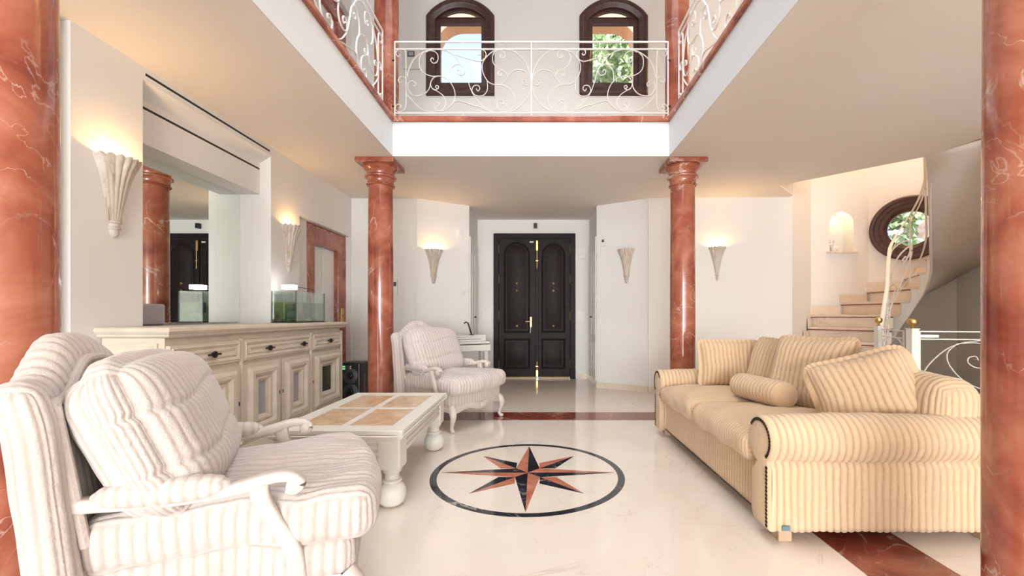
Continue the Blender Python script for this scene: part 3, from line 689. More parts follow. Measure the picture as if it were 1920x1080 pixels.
# stringer and soffit
def smooth_path(dct, ks, sub=4):
    P = catmull([(dct[k][0], dct[k][1], k) for k in ks], sub); return P
ks = list(range(1, 18)); ip = smooth_path(inner, ks); op = smooth_path(outer, ks)
T = .36
sm = MB((-4.6, -5.6, 0)); vs = []; fs = []
n = len(ip)
def zso(kk): return max(.0, kk*RZ-T) if kk < 16.9 else HC
for i in range(n):
    z = max(0, ip[i].z*RZ-T); vs += [(ip[i].x, ip[i].y, z), (op[i].x, op[i].y, z)]
for i in range(n-1): fs.append((2*i, 2*i+1, 2*i+3, 2*i+2))
sm.add(vs, fs)
so = obj('soffit', sm, CEIL, st, smooth=True, angle=80)
sd = so.modifiers.new('solid', 'SOLIDIFY'); sd.thickness = .01
sg = MB((-4.6, -5.6, 0))
for k in range(1, 17):
    seg = [p for p in ip if k-1e-6 <= p.z <= k+1+1e-6]
    for i in range(len(seg)-1):
        a, b = seg[i], seg[i+1]; z1 = k*RZ-.031
        t = Vector((b.x-a.x, b.y-a.y)); 
        if t.length < 1e-6: continue
        t.normalize(); nn = Vector((t.y, -t.x))*.03
        za = max(0, a.z*RZ-T-.005); zb = max(0, b.z*RZ-T-.005)
        vs = [(a.x, a.y, za), (b.x, b.y, zb), (b.x, b.y, z1), (a.x, a.y, z1)]
        vs += [(x-nn.x, y-nn.y, z) for x, y, z in vs]
        sg.add(vs, [(0, 1, 2, 3), (7, 6, 5, 4), (0, 4, 5, 1), (2, 6, 7, 3), (1, 5, 6, 2), (0, 3, 7, 4)])
obj('stringer', sg, WALL, st)
# stair balustrade following the stringer
br = thing('stair_railing', 'white scrolled iron railing climbing the winding stair', 'railing', (4.6, 5.6, 0))
ipr = catmull([(inner[k][0], inner[k][1], k) for k in range(0, 18)], 6)
cum = [0]
for i in range(1, len(ipr)): cum.append(cum[-1]+sqrt((ipr[i].x-ipr[i-1].x)**2+(ipr[i].y-ipr[i-1].y)**2))
LT = cum[-1]
# gentle slope: smooth z along path
def rmap(s, h):
    s = max(0, min(LT-1e-6, s)); i = int(np.searchsorted(cum, s))-1; i = max(0, min(len(ipr)-2, i))
    t = (s-cum[i])/(cum[i+1]-cum[i]+1e-9); p = ipr[i].lerp(ipr[i+1], t); return (p.x-.02, p.y+.02, p.z*RZ+h)
for h, rd in ((.92, (.008, .02)), (.82, (.005, .012)), (.09, (.005, .012))):
    obj('handrail' if h > .9 else 'rail', MB((-4.6, -5.6, 0)).sweep([rmap(LT*i/90, h) for i in range(91)], lambda t: rd, 6), IRONW, br, smooth=True)
for i in range(5):
    s = LT*(i+.0)/4*.98+.01
    obj('baluster', MB((-4.6, -5.6, 0)).sweep([rmap(s, .0), rmap(s, .92)], .008, 6, up=(1, 0, 0)), IRONW, br)
for rep in range(2):
    for c in CURV[2:]:
        pts = catmull([(p[0], p[1], 0) for p in c], 4)
        P = [rmap(.03+rep*LT/2+(q.x-12)/1536*LT*.49, .09+(888-q.y)/706*.73) for q in pts]
        obj('scroll', MB((-4.6, -5.6, 0)).sweep(P, lambda t: (.011, .005), 5), IRONW, br, smooth=True)
# newel posts and the low railing over the descending flight
def newel(label, x, y, w_, top):
    r = thing('newel_post', label, 'post', (x, y, 0), 0)
    obj('post', MB().box(-w_, w_, -w_, w_, 0, top), IRONW, r, bevel=.003)
    obj('cap', MB().box(-w_-.004, w_+.004, -w_-.004, w_+.004, top, top+.008), IRONW, r)
    prof = [(.018, top+.008), (.022, top+.012), (.011, top+.022), (.013, top+.03), (.036, top+.045), (.043, top+.068), (.038, top+.088), (.012, top+.098), (.001, top+.099)]
    obj('ball_finial', MB().lathe([(a*w_/.034, b) for a, b in prof], n=24), BRASS, r, smooth=True, label='brass ball finial')
newel('white newel post with brass ball at the foot of the winding stair', 3.69, 4.65, .029, .985)
newel('thicker white newel post with brass ball, nearer the right column', 3.49, 4.0, .034, .975)
def low_rail(label, a, b, kind):
    a = Vector(a); b = Vector(b); d = (b-a); L = d.length; d.normalize()
    r = thing('stair_guard', label, 'railing', (a.x, a.y, 0))
    f = lambda: MB((0, 0, 0), (d.x, d.y, 0), (0, 0, 1), (d.y, -d.x, 0))
    for h in (.955, .885, .10): obj('rail', f().box(0, L, h-.005, h+.005, -.006, .006), IRONW, r)
    obj('upright', f().box(0, .012, .0, .96, -.006, .006), IRONW, r); obj('upright', f().box(L-.012, L, .0, .96, -.006, .006), IRONW, r)
    if kind == 0:
        C = [[(.10, .60), (.02, .75), (.05, .86), (.17, .88), (.25, .82), (.24, .72), (.16, .70), (.13, .75), (.17, .78)], [(.02, .70), (.10, .50), (.14, .30), (.10, .15)], [(.25, .50), (.16, .52), (.13, .45), (.18, .42)]]
        C = [[(x*L/.27, y) for x, y in c] for c in C]
        obj('hinge_bar', f().box(L, L+.06, .68, .69, -.005, .005), IRONW, r)
        obj('hinge_bar', f().box(-.06, 0, .70, .71, -.005, .005), IRONW, r)
    else:
        C = [[(.02, .55), (.10, .68), (.25, .82), (.45, .875), (.62, .86), (.85, .82), (1.0, .65), (.9, .5)], [(.33, .85), (.46, .85), (.56, .77), (.54, .67), (.45, .63), (.38, .67), (.38, .72), (.43, .735), (.45, .70)], [(.30, .85), (.22, .76), (.24, .64), (.36, .50), (.55, .42), (.75, .42)], [(.5, .42), (.35, .3), (.2, .15), (.1, .3), (.2, .38)], [(.75, .35), (.95, .3), (1.1, .15), (1.2, .35), (1.1, .5)]]
        obj('latch_plate', f().box(0, .15, .90, .925, -.01, .01), WPLAST, r); obj('spacer', f().box(.56, .57, .885, .955, -.004, .004), IRONW, r)
    for c in C: obj('scroll', f().sweep([tuple(p) for p in catmull([(x, y, 0) for x, y in c], 6)], lambda t: (.008, .0045), 6, up=(0, 0, 1)), IRONW, r, smooth=True)
low_rail('small white scrolled gate between the two newel posts', (3.66, 4.56), (3.53, 4.14), 0)
low_rail('low white scrolled railing running right from the thick newel post', (3.53, 3.98), (4.18, 3.82), 1)

# ------------------------------------------------------------------ soft furnishing helpers
def boxgrid(seg):
    nx, ny, nz = seg; pts = []; fs = []
    def face(fn, na, nb, flip):
        b = len(pts)
        for i in range(na+1):
            for j in range(nb+1): pts.append(fn(-1+2*i/na, -1+2*j/nb))
        for i in range(na):
            for j in range(nb):
                q = (b+i*(nb+1)+j, b+(i+1)*(nb+1)+j, b+(i+1)*(nb+1)+j+1, b+i*(nb+1)+j+1); fs.append(q[::-1] if flip else q)
    face(lambda a, b: (a, b, 1), nx, ny, False); face(lambda a, b: (a, b, -1), nx, ny, True)
    face(lambda a, b: (a, -1, b), nx, nz, False); face(lambda a, b: (a, 1, b), nx, nz, True)
    face(lambda a, b: (1, a, b), ny, nz, False); face(lambda a, b: (-1, a, b), ny, nz, True)
    P = np.array(pts); key = np.round(P*1e5).astype(np.int64)
    u, idx, inv = np.unique(key, axis=0, return_index=True, return_inverse=True); inv = inv.reshape(-1)
    return P[idx], inv[np.array(fs)]
def vnoise(P, s, seed):
    rs = np.random.RandomState(seed); o = np.zeros(len(P))
    for i in range(5):
        d = rs.normal(size=3)*s*(1+.5*i); o += np.sin(P@d+rs.rand()*6.28)/(1+.5*i)
    return o/2.5
def rib(c, lam): return np.abs(np.sin(pi*c/lam))**.55
def soft(size, rdir, lam=.036, amp=.006, r=.05, alt=None, deform=None, res=8, along=34, wrinkle=.004, seed=1, fadetop=None, warp=.006):
    """rounded box; ribs vary along axis rdir (0,1,2); faces normal to rdir use axis alt"""
    sz = np.array(size, float); seg = [0, 0, 0]
    for i in range(3):
        if i == rdir or i == alt: seg[i] = max(8, int(size[i]/lam*res))
        else: seg[i] = max(10, int(size[i]/.02)) if size[i] < .4 else along
    P, F = boxgrid(seg)
    h = sz/2; r_ = np.minimum(r, h*.98); X = P*h; q = np.clip(X, -(h-r_), h-r_); d = (X-q)/r_; l = np.linalg.norm(d, axis=1, keepdims=True); l[l == 0] = 1
    n = d/l; pos = q+n*r_; nn = n/np.maximum(1e-9, np.linalg.norm(n, axis=1, keepdims=True))
    wv = warp*vnoise(pos, 7, seed+5)
    R1 = rib(X[:, rdir]+wv, lam)
    if alt is not None:
        w2 = np.clip((np.abs(nn[:, rdir])-.55)/.3, 0, 1); w2 = w2*w2*(3-2*w2); R2 = rib(X[:, alt]+wv, lam); rb = R1*(1-w2)+R2*w2
    else: rb = R1
    pos = pos+nn*(amp*(rb-.6))[:, None]+nn*(wrinkle*vnoise(pos, 12, seed))[:, None]
    if deform is not None: pos = deform(pos.copy(), X/h)
    return pos, F, rb
def softobj(name, data, mat, parent=None, label=None, M4=None):
    P, F, rb = data
    if M4 is not None:
        A = np.array(M4); P = P@A[:3, :3].T+A[:3, 3]
    me = bpy.data.meshes.new(name); P = np.asarray(P, dtype=np.float32); F = np.asarray(F, dtype=np.int32)
    me.vertices.add(len(P)); me.vertices.foreach_set('co', P.ravel()); me.loops.add(F.size); me.loops.foreach_set('vertex_index', F.ravel())
    me.polygons.add(len(F)); me.polygons.foreach_set('loop_start', np.arange(len(F), dtype=np.int32)*4)
    me.polygons.foreach_set('use_smooth', np.ones(len(F), bool))
    a = me.attributes.new('rib', 'FLOAT', 'POINT'); a.data.foreach_set('value', np.asarray(rb, dtype=np.float32))
    me.update(calc_edges=True); me.validate(); me.materials.append(mat)
    import bmesh
    bm = bmesh.new(); bm.from_mesh(me); bmesh.ops.recalc_face_normals(bm, faces=bm.faces); bm.to_mesh(me); bm.free()
    o = bpy.data.objects.new(name, me); COL.objects.link(o)
    if parent: o.parent = parent
    if label: o['label'] = label
    return o
def TR(loc, rx=0, ry=0, rz=0):
    return Matrix.Translation(loc) @ Matrix.Rotation(rz, 4, 'Z') @ Matrix.Rotation(ry, 4, 'Y') @ Matrix.Rotation(rx, 4, 'X')

# ------------------------------------------------------------------ armchairs (local +x = forward)
def sstep(a, b, x):
    t = np.clip((x-a)/(b-a), 0, 1); return t*t*(3-2*t)
def armchair(label, loc, rz):
    r = thing('armchair', label, 'armchair', loc, rz, 'pale plush armchairs with carved frames')
    # back
    def dback(P, u):
        y = P[:, 1]; t = (P[:, 2]+.36)/.72
        arch_ = .115*(1-sstep(.05, .30, np.abs(y)))-.012*sstep(.34, .4, np.abs(y))
        P[:, 2] += arch_*np.clip(t, 0, 1)**2
        P[:, 0] += -.020-.155*(P[:, 2]+.16)+.045*(np.abs(y)/.4)**2*t-.014*np.exp(-((t-1)/.12)**2)
        return P
    b = soft((.105, .80, .72), 1, alt=0, r=.05, deform=dback, amp=.006, seed=3, along=44, warp=.003)
    bo = softobj('backrest', b, CHAIRF, r, M4=TR((-.300, 0, .565)))
    # piping roll framing the inner back
    pp = []
    for i in range(61):
        t = i/60
        if t < .2: y = -.33; z = .45+(.86-.45)*t/.2
        elif t > .8: y = .33; z = .86-(.86-.45)*(t-.8)/.2
        else:
            y = -.33+.66*(t-.2)/.6; z = .86+.10*float(1-sstep(.03, .28, np.array([abs(y)]))[0])
        x = -.300-.020-.155*(z-.565+.16)+.045*(abs(y)/.4)**2*.8+.05
        pp.append((x, y, z))
    mb = MB(); mb.sweep([tuple(p) for p in catmull(pp, 2)], .014, 8); pg = obj('piping', mb, CHAIRF, bo, smooth=True)
    # seat base upholstery
    def dseat(P, u):
        x = P[:, 0]; w_ = .78+.22*sstep(.02, .20, x); P[:, 1] *= w_
        P[:, 0] += .05*(1-(P[:, 1]/.43)**2)*sstep(0, .4, x)
        return P
    s = soft((.76, .80, .15), 1, alt=0, r=.05, deform=dseat, amp=.006, seed=5); softobj('seat_base', s, CHAIRF, r, M4=TR((.055, 0, .295)))
    def dcush(P, u):
        P = dseat(P, u); P[:, 2] += .030*(1-u[:, 0]**2)*(1-u[:, 1]**2)*(u[:, 2] > 0)
        x = P[:, 0]; P[:, 2] += -.030*np.exp(-((P[:, 0]-.10)/.3)**2-((P[:, 1]+.10)/.09)**2)*(u[:, 2] > 0)
        return P
    s = soft((.80, .86, .165), 1, alt=0, r=.065, deform=dcush, amp=.006, wrinkle=.008, seed=8, warp=.012); softobj('seat_cushion', s, CHAIRF, r, M4=TR((.105, 0, .430)))
    # loose back cushion (thickness along local x)
    def dbc(P, u):
        e = (1-np.abs(u[:, 1])**3.2)*(1-np.abs(u[:, 2])**3.2); t = .50+.50*np.clip(e, 0, 1)**.5
        P[:, 0] *= t; P[:, 1] *= 1-.07*(1-np.cos(u[:, 2]*pi/2)); P[:, 2] *= 1-.07*(1-np.cos(u[:, 1]*pi/2))
        front = (u[:, 0] > 0)
        for zz in (-.095, .085): P[:, 0] -= .009*np.exp(-((P[:, 2]-zz-.02*np.sin(P[:, 1]*9))/.011)**2)*front
        return P
    s = soft((.27, .76, .56), 1, lam=.038, alt=0, r=.12, deform=dbc, amp=.005, wrinkle=.006, seed=12, warp=.005, along=70); softobj('back_cushion', s, CHAIRF, r, M4=TR((-.145, -.01, .715), ry=R(-23)))
    # carved seat rail
    def yfront(y): return .46+.05*(1-(y/.43)**2)
    rail = []
    for i in range(41):
        y = -.39+.78*i/40; rail.append((yfront(y)-.045, y, .205-.018*cos(y/.39*pi*2)+.012))
    mb = MB(); mb.sweep(rail, lambda t: (.034, .016), 8, square=True)
    for s_ in (-1, 1):
        mb.sweep([(.40, s_*.385, .21), (.20, s_*.36, .22), (.0, s_*.325, .225), (-.30, s_*.31, .225)], lambda t: (.03, .016), 8, square=True)
    mb.sweep([(-.31, -.31, .225), (-.31, .31, .225)], lambda t: (.03, .016), 8, square=True)
    sr = obj('seat_rail', mb, CHAIRW, r, smooth=True)
    fl = MB((.487, 0, .20))
    for k in range(7):
        a = pi*k/6; fl.sphere((.004, .028*cos(a), .022*sin(a)-.005), .013, 10)
    fl.sphere((.006, 0, 0), .016, 10); obj('carved_shell', fl, CHAIRW, sr, smooth=True)
    # legs
    for s_ in (-1, 1):
        pth = [(.415, s_*.375, .235), (.438, s_*.39, .20), (.452, s_*.398, .15), (.437, s_*.392, .09), (.425, s_*.386, .05), (.435, s_*.392, .022), (.452, s_*.402, .012)]
        rd = [.034, .038, .03, .021, .017, .02, .018]
        mb = MB(); sp = catmull(pth, 4); mb.sweep([tuple(p) for p in sp], lambda t: float(np.interp(t*6, range(7), rd)), 12, up=(1, 0, 0)); mb.sphere((.453, s_*.402, .017), .0165, 10)
        obj('leg', mb, CHAIRW, r, smooth=True, angle=70)
        pth = [(-.29, s_*.31, .25), (-.30, s_*.31, .15), (-.33, s_*.315, .07), (-.355, s_*.32, .002)]
        mb = MB(); mb.sweep([tuple(p) for p in catmull(pth, 4)], lambda t: .026-.008*t, 10, up=(1, 0, 0)); obj('leg', mb, CHAIRW, r, smooth=True, angle=70)
    # arms
    for s_ in (-1, 1):
        y = lambda x: s_*(.315+.075*(x+.33)/.60)
        pth = [(-.37, y(-.37), .570), (-.24, y(-.24), .565), (-.10, y(-.1), .555), (.04, y(.04), .558), (.13, y(.13), .572), (.20, y(.20), .590), (.255, y(.26), .588), (.283, y(.28), .565), (.268, y(.27), .545), (.245, y(.245), .552)]
        rd = [(.022, .024), (.020, .024), (.016, .025), (.017, .026), (.020, .028), (.017, .027), (.016, .026), (.015, .026), (.014, .026), (.012, .026)]
        mb = MB(); sp = catmull(pth, 5)
        mb.sweep([tuple(p) for p in sp], lambda t: (float(np.interp(t*9, range(10), [a for a, b in rd])), float(np.interp(t*9, range(10), [b for a, b in rd]))), 12, square=True, up=(0, 0, 1))
        kn = MB((.262, y(.262), .560), (1, 0, 0), (0, 0, 1), (0, -1, 0)); kn.lathe([(.001, -.029), (.014, -.029), (.021, -.025), (.022, 0), (.021, .025), (.014, .029), (.001, .029)], (0, 0, 0), 20); mb.add(kn.v, kn.f)
        arm = obj('arm', mb, CHAIRW, r, smooth=True, angle=60)
        pth = [(.165, y(.165), .575), (.175, y(.18), .52), (.215, s_*.388, .44), (.262, s_*.396, .35), (.272, s_*.388, .24)]
        mb = MB(); mb.sweep([tuple(p) for p in catmull(pth, 5)], lambda t: (.030-.006*sin(pi*t), .024), 12, up=(1, 0, 0), square=True)
        obj('arm_support', mb, CHAIRW, r, smooth=True, angle=60)
        def dpad(P, u):
            k = (1-.45*np.abs(u[:, 0])**3); P[:, 1] *= k; P[:, 2] *= k; return P
        p = soft((.34, .088, .075), 0, lam=.032, amp=.003, r=.036, deform=dpad, seed=20, warp=.002, wrinkle=.001)
        softobj('arm_pad', p, CHAIRF, arm, M4=TR((-.075, y(-.075), .583), rz=s_*.137))
    return r
armchair('close pale plush armchair at the lower left, seat turned towards the sofa', (-1.185, 1.618, 0), R(26))
armchair('far pale plush armchair between the left column and the entrance', (-.97, 4.595, 0), R(-30))

# ------------------------------------------------------------------ sofa
def sofa():
    X0, X1, Y0, Y1 = 1.13, 2.27, 2.07, 4.05
    r = thing('sofa', 'tan wide-wale corduroy sofa with rolled arms and nailhead trim', 'sofa', (1.7, 3.06, 0))
    ox, oy = -1.7, -3.06
    lam = .034
    # base with ribs (vertical) on front
    b = soft((X1-X0-.06, Y1-Y0-.10, .30), 1, lam=lam, alt=0, r=.012, amp=.005, wrinkle=0, warp=.001, along=20)
    softobj('base', b, SOFAF, r, M4=TR(((X0+X1)/2+ox+.01, (Y0+Y1)/2+oy, .212)))
    # arms: profile swept along x with ribs
    def arm(sgn, y_out):
        # profile in (a = outward distance from y_out towards inside negative, z)
        prof = [(0, .062)]
        for i in range(1, 15): prof.append((0, .062+.30*i/14))
        c = (.082, .488); rr = .118
        for i in range(33):
            a = R(235)-R(235+80)*i/32   # from lower outer round top to inner
            prof.append((c[0]+rr*cos(a), c[1]+rr*sin(a)))
        prof.append((.165, .30)); prof.append((.165, .10)); prof.append((.15, .062))
        nprof = len(prof); xs = np.linspace(X0, X1-.02, int((X1-X0)/lam*9))
        V = []; A = []
        Pn = np.array(prof); tn = np.roll(Pn, -1, 0)-np.roll(Pn, 1, 0); nr_ = np.stack([-tn[:, 1], tn[:, 0]], 1); nr_ /= np.linalg.norm(nr_, axis=1, keepdims=True)
        cc = np.array([.08, .35]); flip = np.sign(((Pn-cc)*nr_).sum(1)); nr_ *= flip[:, None]
        for j, x in enumerate(xs):
            rb = abs(sin(pi*x/lam))**.55
            soften = .72+.28*sstep(0, .03, np.array([x-X0]))[0]
            for i in range(nprof):
                wob = .002*sin(x*31+i*.4)
                p = Pn[i]+nr_[i]*(.0065*(rb-.6)+wob)
                if i > 14: p = p+nr_[i]*(.006*sin(x*5))*1
                V.append((x+ox, y_out+sgn*(-p[0])*-1+oy if sgn > 0 else y_out+p[0]*-1+oy, p[1])); A.append(rb)
        F = []
        for j in range(len(xs)-1):
            for i in range(nprof):
                k = (i+1) % nprof; F.append((j*nprof+i, j*nprof+k, (j+1)*nprof+k, (j+1)*nprof+i))
        o = softobj('arm', (np.array(V), np.array(F), np.array(A)), SOFAF, r)
        # caps as front panels
        pf = [(p[0], p[1]) for p in prof]
        f = MB((ox, oy+y_out, 0), (0, sgn, 0), (0, 0, 1), (-1, 0, 0))
        cen = (.08, .40)
        prof2 = [(1.0, 0), (1.0, .004), (.97, .014), (.90, .018)]
        loops = [[(cen[0]+(p[0]-cen[0])*k if abs(p[0]) > 0 or 1 else p[0], cen[1]+(p[1]-cen[1])*(1-(1-k)*.6), -X0+h) for p in pf] for k, h in prof2]
        for l in loops: pass
        f.nested(loops); fp = obj('arm_front', f, SOFAF, o, smooth=True, angle=50)
        bk = MB((ox, oy+y_out, 0), (0, sgn, 0), (0, 0, 1), (-1, 0, 0)); bk.prism([(p[0], p[1]) for p in pf], -X1+.01, -X1+.03); obj('arm_back', bk, SOFAF, o)
        # nails down the outer edge then round the scroll
        path = [(.016, z) for z in np.arange(.085, .37, .0185)]
        for i in range(22):
            a = R(228)-R(190)*i/21; path.append((c[0]+(rr-.022)*cos(a), c[1]+(rr-.022)*sin(a)))
        nm = MB(); nm.lathe([(.0105, 0), (.009, .005), (.004, .008), (.0003, .009)], n=10); me = None
        for (a, z) in path:
            if me is None:
                q = obj('nail', nm, BRONZE, o, smooth=True); me = q.data
            else: q = bpy.data.objects.new('nail', me); COL.objects.link(q); q.parent = o
            q.rotation_euler = (0, -pi/2, 0); q.location = (X0+ox-.0175+.003, y_out+sgn*a+oy, z)
        return o
    # sgn=+1 : outward face at low y, inside towards +y
    def fixarm(y_out, sgn):
        return arm(sgn, y_out)
    a1 = fixarm(Y0, 1)
    a2 = fixarm(Y1, -1)
    # nails along the front base line
    me = None
    nm = MB(); nm.lathe([(.006, 0), (.005, .003), (.0003, .005)], n=8)
    y = Y0+.24; base_o = [c for c in r.children if c.name.startswith('base')][0]
    while y < Y1-.03:
        if me is None: q = obj('nail', nm, BRONZE, base_o, smooth=True); me = q.data
        else: q = bpy.data.objects.new('nail', me); COL.objects.link(q); q.parent = base_o
        q.rotation_euler = (0, -pi/2, 0); q.location = (X0+.034+ox, y+oy, .078); y += .017
    # back
    def dback(P, u):
        P[:, 2] += .015*np.cos(u[:, 1]*pi/2)*(u[:, 2] > 0)-.02*(np.abs(u[:, 1])**6)*(u[:, 2] > 0); P[:, 0] += .08*(P[:, 2]+.2); return P
    b = soft((.26, Y1-Y0-.12, .64), 1, lam=lam, alt=0, r=.11, amp=.006, deform=dback, seed=4, warp=.008, along=40)
    softobj('backrest', b, SOFAF, r, M4=TR((2.10+ox, (Y0+Y1)/2+oy, .465)))
    # seat cushions
    def dc(P, u):
        P[:, 2] += .038*(1-u[:, 0]**2)*(1-u[:, 1]**2)*(u[:, 2] > 0); return P
    ym = (Y0+Y1)/2+.02
    for (ya, yb) in ((Y0+.185, ym-.009), (ym+.009, Y1-.185)):
        s = soft((.86, yb-ya, .155), 1, lam=lam*.8, alt=2, r=.066, deform=dc, amp=.003, wrinkle=.008, seed=int(ya*10), warp=.01, along=50)
        so = softobj('seat_cushion', s, SOFAF, r, M4=TR((1.10+.43+ox, (ya+yb)/2+oy, .402)))
    # legs
    for x in (X0+.05, X1-.09):
        for y in (Y0+.03, Y1-.09):
            mb = MB(); mb.prism([(x+ox, y+oy), (x+.065+ox, y+oy), (x+.065+ox, y+.065+oy), (x+ox, y+.065+oy)], .0, .066); obj('foot', mb, FOOTW, r, bevel=.003)
    obj('maker_tag', MB().box(X0+.045+ox, X0+.082+ox, Y0-.012+oy, Y0-.006+oy, .072, .095), plain('teal_tag', (.12, .2, .22), .6), r, label='small teal maker tag')
sofa()
def pillow(name, label, size, M4, seed, rdir=0, lam=.036, group='loose cushions on the tan sofa'):
    def d(P, u):
        e = (1-np.abs(u[:, 0])**2.6)*(1-np.abs(u[:, 1])**2.6); t = .16+.84*np.clip(e, 0, 1)**.5
        P[:, 2] *= t; P[:, 0] *= 1-.07*np.cos(u[:, 1]*pi/2)+.0; P[:, 1] *= 1-.07*np.cos(u[:, 0]*pi/2)
        return P
    s = soft(size, rdir, lam=lam, alt=None, r=size[2]*.48, deform=d, amp=.006, wrinkle=.008, seed=seed, warp=.012, along=46)
    o = softobj(name, s, SOFAF); o.matrix_world = M4; tag(o, label, 'cushion', group); return o
# local z = thickness direction, local y = up, local x = width
def PM(loc, facing_deg, lean_deg, roll=0):
    # plane normal points to facing (0 = -Y towards camera, +90 = -X)
    return Matrix.Translation(loc) @ Matrix.Rotation(R(-facing_deg), 4, 'Z') @ Matrix.Rotation(R(90-lean_deg), 4, 'X') @ Matrix.Rotation(R(roll), 4, 'Z')
pillow('throw_cushion', 'square tan cushion leaning on the far arm of the sofa', (.54, .44, .17), PM((1.665, 3.72, .69), 8, 10), 31)
pillow('throw_cushion', 'tan back cushion second from the far arm of the sofa', (.48, .50, .19), PM((1.86, 3.40, .70), 74, 20), 32)
pillow('throw_cushion', 'large tan back cushion in the middle behind the bolster', (.58, .56, .20), PM((1.85, 2.93, .71), 64, 22), 33)
pillow('throw_cushion', 'plump tan cushion slumped against the near arm of the sofa', (.58, .48, .24), PM((1.88, 2.46, .665), 28, 20, 18), 34)
# bolster
def bolster():
    L = .46; rr = .095; n = int(L/.034*9); V = []; A = []; m = 48
    for i in range(n+1):
        x = -L/2+L*i/n; e = min(i, n-i)/n*L; k = 1-.12*math.exp(-(e/.012)); rb = abs(sin(pi*x/.034))**.55
        for j in range(m):
            a = 2*pi*j/m; q = rr*k+.004*(rb-.6); V.append((x, q*cos(a), q*sin(a)*.93)); A.append(rb)
    F = [(i*m+j, i*m+(j+1) % m, (i+1)*m+(j+1) % m, (i+1)*m+j) for i in range(n) for j in range(m)]
    o = softobj('bolster_body', (np.array(V), np.array(F), np.array(A)), SOFAF)
    b = thing('bolster', 'tan corduroy bolster lying on the sofa seat', 'bolster', (1.565, 3.0, .585), R(99)); o.parent = b
    for s in (-1, 1):
        c = MB((s*L/2, 0, 0), (0, 1, 0), (0, 0, .93), (s, 0, 0)); c.lathe([(rr*.9, -.006), (rr*.86, .006), (rr*.6, .012), (.002, .014)], n=40); obj('end_disc', c, SOFAF, b, smooth=True)
        c = MB((s*L/2, 0, 0), (0, 1, 0), (0, 0, .93), (s, 0, 0)); c.sweep([(rr*.9*cos(2*pi*i/40), rr*.9*sin(2*pi*i/40), 0) for i in range(40)], .006, 6, closed=True); obj('piping', c, SOFAF, b, smooth=True)
    return b
bolster()

# ------------------------------------------------------------------ coffee table
def coffee_table():
    X0, X1, Y0, Y1 = -1.51, -.758, 2.43, 3.63; H = .452
    cx, cy = (X0+X1)/2, (Y0+Y1)/2; w2, l2 = (X1-X0)/2, (Y1-Y0)/2
    r = thing('coffee_table', 'ivory coffee table with four stone inlays and bun feet', 'coffee table', (cx, cy, 0))
    top = MB(); hs = []; px = [(-w2+.095, -.022), (.022, w2-.095)]; py = [(-l2+.12, -.022), (.022, l2-.12)]
    for a in px:
        for b in py: hs.append([(a[0], b[0]), (a[1], b[0]), (a[1], b[1]), (a[0], b[1])])
    top.plate(rect(-w2, w2, -l2, l2), hs, H-.028, H); tp = obj('table_top', top, TABLEW, r, bevel=.004)
    for h in hs:
        x0, y0 = h[0]; x1, y1 = h[2]; obj('stone_inlay', MB().box(x0+.001, x1-.001, y0+.001, y1-.001, H-.026, H-.002), BURL, tp)
    # moulded edge
    mb = MB(); prof = [(0, H-.0285), (-.006, H-.034), (.0, H-.045), (.012, H-.052), (.012, H-.06)]
    mb.nested([[(p[0], p[1], z) for p in rect(-w2, w2, -l2, l2, d)] for d, z in prof]); obj('edge_moulding', mb, TABLEW, r, smooth=True, angle=30)
    ap = MB(); ap.plate(rect(-w2+.03, w2-.03, -l2+.03, l2-.03), [rect(-w2+.06, w2-.06, -l2+.06, l2-.06)], H-.165, H-.06); apo = obj('apron', ap, TABLEW, r, bevel=.003)
    for s in (-1, 1):
        for j in range(3):
            z = H-.150+j*.034
            obj('apron_reed', MB().box(-w2+.13, w2-.13, s*(l2-.03)-.008, s*(l2-.03)+.008, z, z+.022), TABLEW, apo, bevel=.006)
            obj('apron_reed', MB().box(s*(w2-.03)-.008, s*(w2-.03)+.008, -l2+.15, l2-.15, z, z+.022), TABLEW, apo, bevel=.006)
    for sx in (-1, 1):
        for sy in (-1, 1):
            x, y = sx*(w2-.085), sy*(l2-.085)
            o = obj('leg', MB().box(x-.068, x+.068, y-.068, y+.068, H-.235, H-.058), TABLEW, r, bevel=.012, seg=2)
            prof = [(.001, 0), (.05, .002), (.07, .02), (.080, .055), (.079, .085), (.066, .115), (.048, .130), (.046, .137), (.058, .142), (.056, .15), (.042, .156), (.040, .185), (.052, .195), (.058, .21), (.062, .222)]
            obj('bun_foot', MB((x, y, 0)).lathe(prof, n=40), TABLEW, o, smooth=True, angle=50)
            cb = MB(); cb.box(sx*w2-.03 if sx > 0 else sx*w2-.003, sx*w2+.003 if sx > 0 else sx*w2+.03, sy*l2-.03 if sy > 0 else sy*l2-.003, sy*l2+.003 if sy > 0 else sy*l2+.03, H-.05, H-.006)
            obj('corner_cap', cb, GREYP if False else TABLEW, tp, bevel=.004)
coffee_table()
# wicker basket half hidden behind the near armchair
bk = thing('wicker_basket', 'low wicker basket of papers between near armchair and coffee table', 'basket', (-1.60, 2.20, 0))
WICK = plain('wicker', (.45, .30, .16), .7, .4, 60, bump=.6, bscale=120)
mb = MB(); mb.plate(rect(-.17, .17, -.14, .14), [rect(-.15, .15, -.12, .12)], .02, .36); obj('basket_wall', mb, WICK, bk, bevel=.006)
obj('basket_floor', MB().box(-.17, .17, -.14, .14, 0, .02), WICK, bk)
mb = MB()
for i in range(24):
    for z in (.30, .36):
        pass
mb.sweep([(-.165, -.135, .365), (.165, -.135, .365), (.165, .135, .365), (-.165, .135, .365)], .012, 8, closed=True); obj('rim', mb, WICK, bk, smooth=True)

